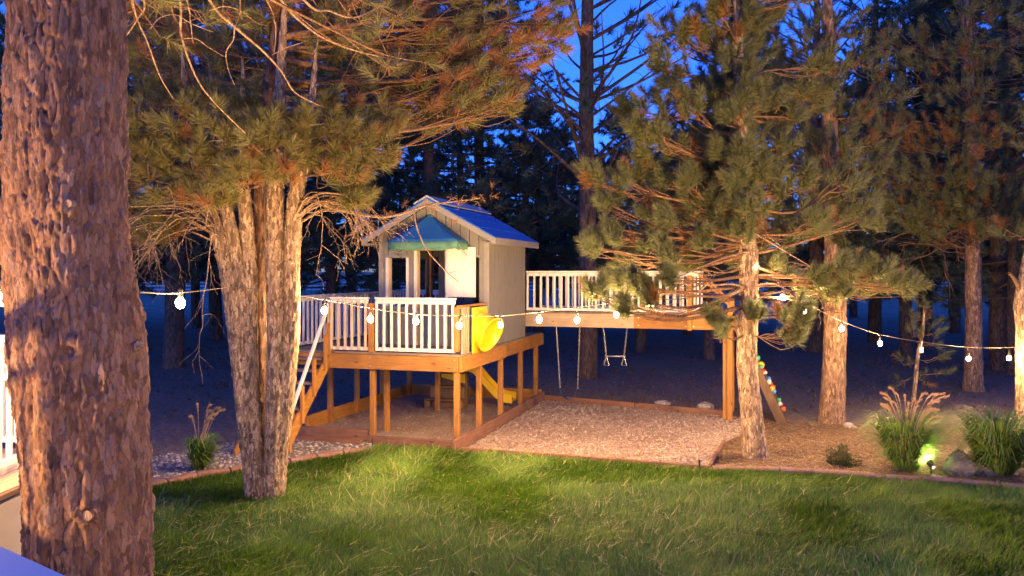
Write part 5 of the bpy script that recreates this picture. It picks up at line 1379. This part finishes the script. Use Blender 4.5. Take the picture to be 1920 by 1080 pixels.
# ================================================================== ornamental grasses, shrub, spotlight
def fountain(name, c, h, spread, n, label, plumes=0, ph=1.0, seed=1, lean=(0, 0), w=.020):
    r_ = np.random.default_rng(seed); t = empty(name, c); tag(t, label, 'ornamental grass')
    SEG = 6
    az = r_.uniform(0, 2 * np.pi, n); out = spread * r_.uniform(.1, 1, n) ** .6; hh = h * r_.uniform(.55, 1.05, n); lowb = r_.random(n) < .38; hh = np.where(lowb, hh * r_.uniform(.3, .62, n), hh); out = np.where(lowb, spread * r_.uniform(.3, .72, n), out)
    u = np.linspace(0, 1, SEG + 1)[None]
    rad = .24 * spread * r_.random((n, 1)) ** .5 + out[:, None] * u ** 1.35
    z = hh[:, None] * (np.sin(u * (1.2 + (1.15 + .7 * lowb[:, None]) * (out / spread)[:, None] * r_.uniform(.6, 1.1, (n, 1)))) / 1.0)
    x = rad * np.cos(az)[:, None] + lean[0] * u ** 2; y = rad * np.sin(az)[:, None] + lean[1] * u ** 2
    p = np.stack([x, y, z], -1)
    side = np.stack([-np.sin(az + .6), np.cos(az + .6), np.zeros(n)], -1)[:, None] * (w / 2 * (1 - .8 * u ** 3) * r_.uniform(.7, 1.3, (n, 1)))[..., None]
    vv = np.stack([p - side, p + side], 2).reshape(n, -1, 3); k = (SEG + 1) * 2
    j = np.arange(SEG) * 2; q1 = np.stack([j, j + 1, j + 3, j + 2], -1)
    q_ = (q1[None] + (np.arange(n) * k)[:, None, None]).reshape(-1, 4)
    aa = np.repeat(np.where(r_.random(n) < .10, 0.03, r_.uniform(.25, 1, n)), k)
    obj('blades', mesh_np('blades', vv.reshape(-1, 3), quads=q_, mat=FOUNTAIN, attr=aa), t)
    for i in range(plumes):
        a = r_.uniform(0, 2 * np.pi); o_ = spread * r_.uniform(.1, .75); H_ = ph * r_.uniform(.75, 1.05)
        ctl = [np.array([0, 0, .1]), np.array([math.cos(a) * o_ * .35 + lean[0] * .5, math.sin(a) * o_ * .35, H_ * .6]), np.array([math.cos(a) * o_ * .8 + lean[0], math.sin(a) * o_ * .8, H_ * .93]), np.array([math.cos(a) * o_ * 1.15 + lean[0] * 1.4, math.sin(a) * o_ * 1.15, H_])]
        pp = smooth_path(ctl, 22)
        vs1, qs = tube(pp, .0028, 4); vl = [vs1]; tl = [np.concatenate([qs[:, [0, 1, 2]], qs[:, [0, 2, 3]]])]
        no = len(vs1); m_ = 170
        tt = r_.uniform(.60, 1, m_); bi = tt * 21; i0 = np.minimum(bi.astype(int), 20); fr = (bi - i0)[:, None]
        base = pp[i0] * (1 - fr) + pp[i0 + 1] * fr; dr_ = pp[i0 + 1] - pp[i0]; dr_ /= np.linalg.norm(dr_, axis=1, keepdims=True)
        nd = dr_ + r_.normal(0, .30, (m_, 3)); sd = np.cross(nd, r_.normal(0, 1, (m_, 3))); sd /= np.linalg.norm(sd, axis=1, keepdims=True)
        ln = .032 * np.sin((tt - .58) / .44 * np.pi)[:, None] + .018
        tri = np.stack([base - sd * .004, base + sd * .004, base + nd * ln], 1).reshape(-1, 3)
        vl.append(tri); tl.append(np.arange(m_ * 3).reshape(-1, 3) + no)
        V = np.concatenate(vl); obj('plume', mesh_np('plume', V, tris=np.concatenate(tl), mat=PLUME, attr=np.full(len(V), r_.random())), t)
    return t
c_ = G(1722, 893); fountain('fountain_grass', (c_[0], c_[1] + .38, 0), .80, .66, 1500, 'large fountain grass with tan plumes lit by the garden spotlight', 26, 1.14, 5, (.08, 0))
c_ = G(1890, 898); fountain('fountain_grass', (c_[0], c_[1] + .25, 0), .88, .76, 1500, 'bright green fountain grass without plumes beside the dark boulder', 0, 1, 6)
c_ = G(366, 885); fountain('fountain_grass', (c_[0], c_[1] + .12, 0), .50, .33, 420, 'small fountain grass with pale plumes in the bed behind the brick edging', 12, .98, 7, (.12, 0))
# low shrub
c_ = G(1582, 876)
sh = empty('low_shrub', (c_[0], c_[1] + .1, 0)); tag(sh, 'low dark shrub growing in the pine straw beside the plumed grass', 'shrub')
n = 2200; u = rng.normal(0, 1, (n, 3)); u /= np.linalg.norm(u, axis=1, keepdims=True); u *= (rng.random((n, 1)) ** .45); u[:, 2] = np.abs(u[:, 2])
p = u * np.array([.24, .24, .27]) * (1 + .25 * np.sin(u[:, :1] * 9)); d = u + rng.normal(0, .5, (n, 3)); d /= np.linalg.norm(d, axis=1, keepdims=True); s = np.cross(d, rng.normal(0, 1, (n, 3))); s /= np.linalg.norm(s, axis=1, keepdims=True)
v_ = np.stack([p - s * .007, p + s * .007, p + d * .045], 1).reshape(-1, 3)
obj('leaves', mesh_np('leaves', v_, tris=np.arange(3 * n).reshape(-1, 3), mat=SHRUBL, attr=np.repeat(rng.random(n), 3)), sh)
mb = MB()
for k in range(9):
    a = k * .7; mb.tube([(0, 0, 0), (math.cos(a) * .08, math.sin(a) * .08, .1), (math.cos(a) * .18, math.sin(a) * .18, .2)], [.008, .006, .003], 5)
mb.build('stems', TWIG, sh)
# garden spotlights: one at the foot of the plumed grass, two more at the house end of the lawn washing the pines
def spotlight(p, aim, watts, size, label, color=(1.0, .88, .5), glow=30):
    sp = empty('garden_spotlight', p); tag(sp, label, 'spotlight')
    aim = Vector(aim).normalized(); h0_ = Vector((0, 0, .16))
    MB().tube([(0, 0, -.05), (0, 0, .15)], .012, 8).build('stake', BLACK, sp)
    MB().tube([h0_ - aim * .06, h0_ + aim * .05, h0_ + aim * .055], [.036, .046, .046], 14, cap=False).build('housing', BLACK, sp)
    MB().tube([h0_ + aim * .038, h0_ + aim * .042], .042, 14).build('lens', emission('spot_glow', color, glow), sp)
    sl = bpy.data.lights.new('spot_lamp', 'SPOT'); sl.energy = watts; sl.color = color; sl.spot_size = R(size); sl.spot_blend = .8; sl.shadow_soft_size = .04
    o = bpy.data.objects.new('spot_lamp', sl); link(o, sp); o.location = h0_ + aim * .07; o.rotation_mode = 'QUATERNION'; o.rotation_quaternion = (-aim).to_track_quat('Z', 'Y')
    return sp
c_ = G(1746, 892)
spotlight((c_[0], c_[1] + .0, 0), (-.10, .75, .5), 120, 140, 'small black garden spotlight shining into the plumed grass')
def wash(p, tgt, watts, size, label): return spotlight(p, np.array(tgt) - np.array(p), watts, size, label, (1.0, .56, .22), 20)
wash((-.2, 3.4, 0), (-2.0, 10.8, 6.2), WASH, 58, 'black garden spotlight on the lawn washing the multi-stem pine crown')
wash((4.9, 3.4, 0), (5.6, 13.4, 6.2), WASH * 1.8, 76, 'black garden spotlight on the lawn washing the bushy pine crown')
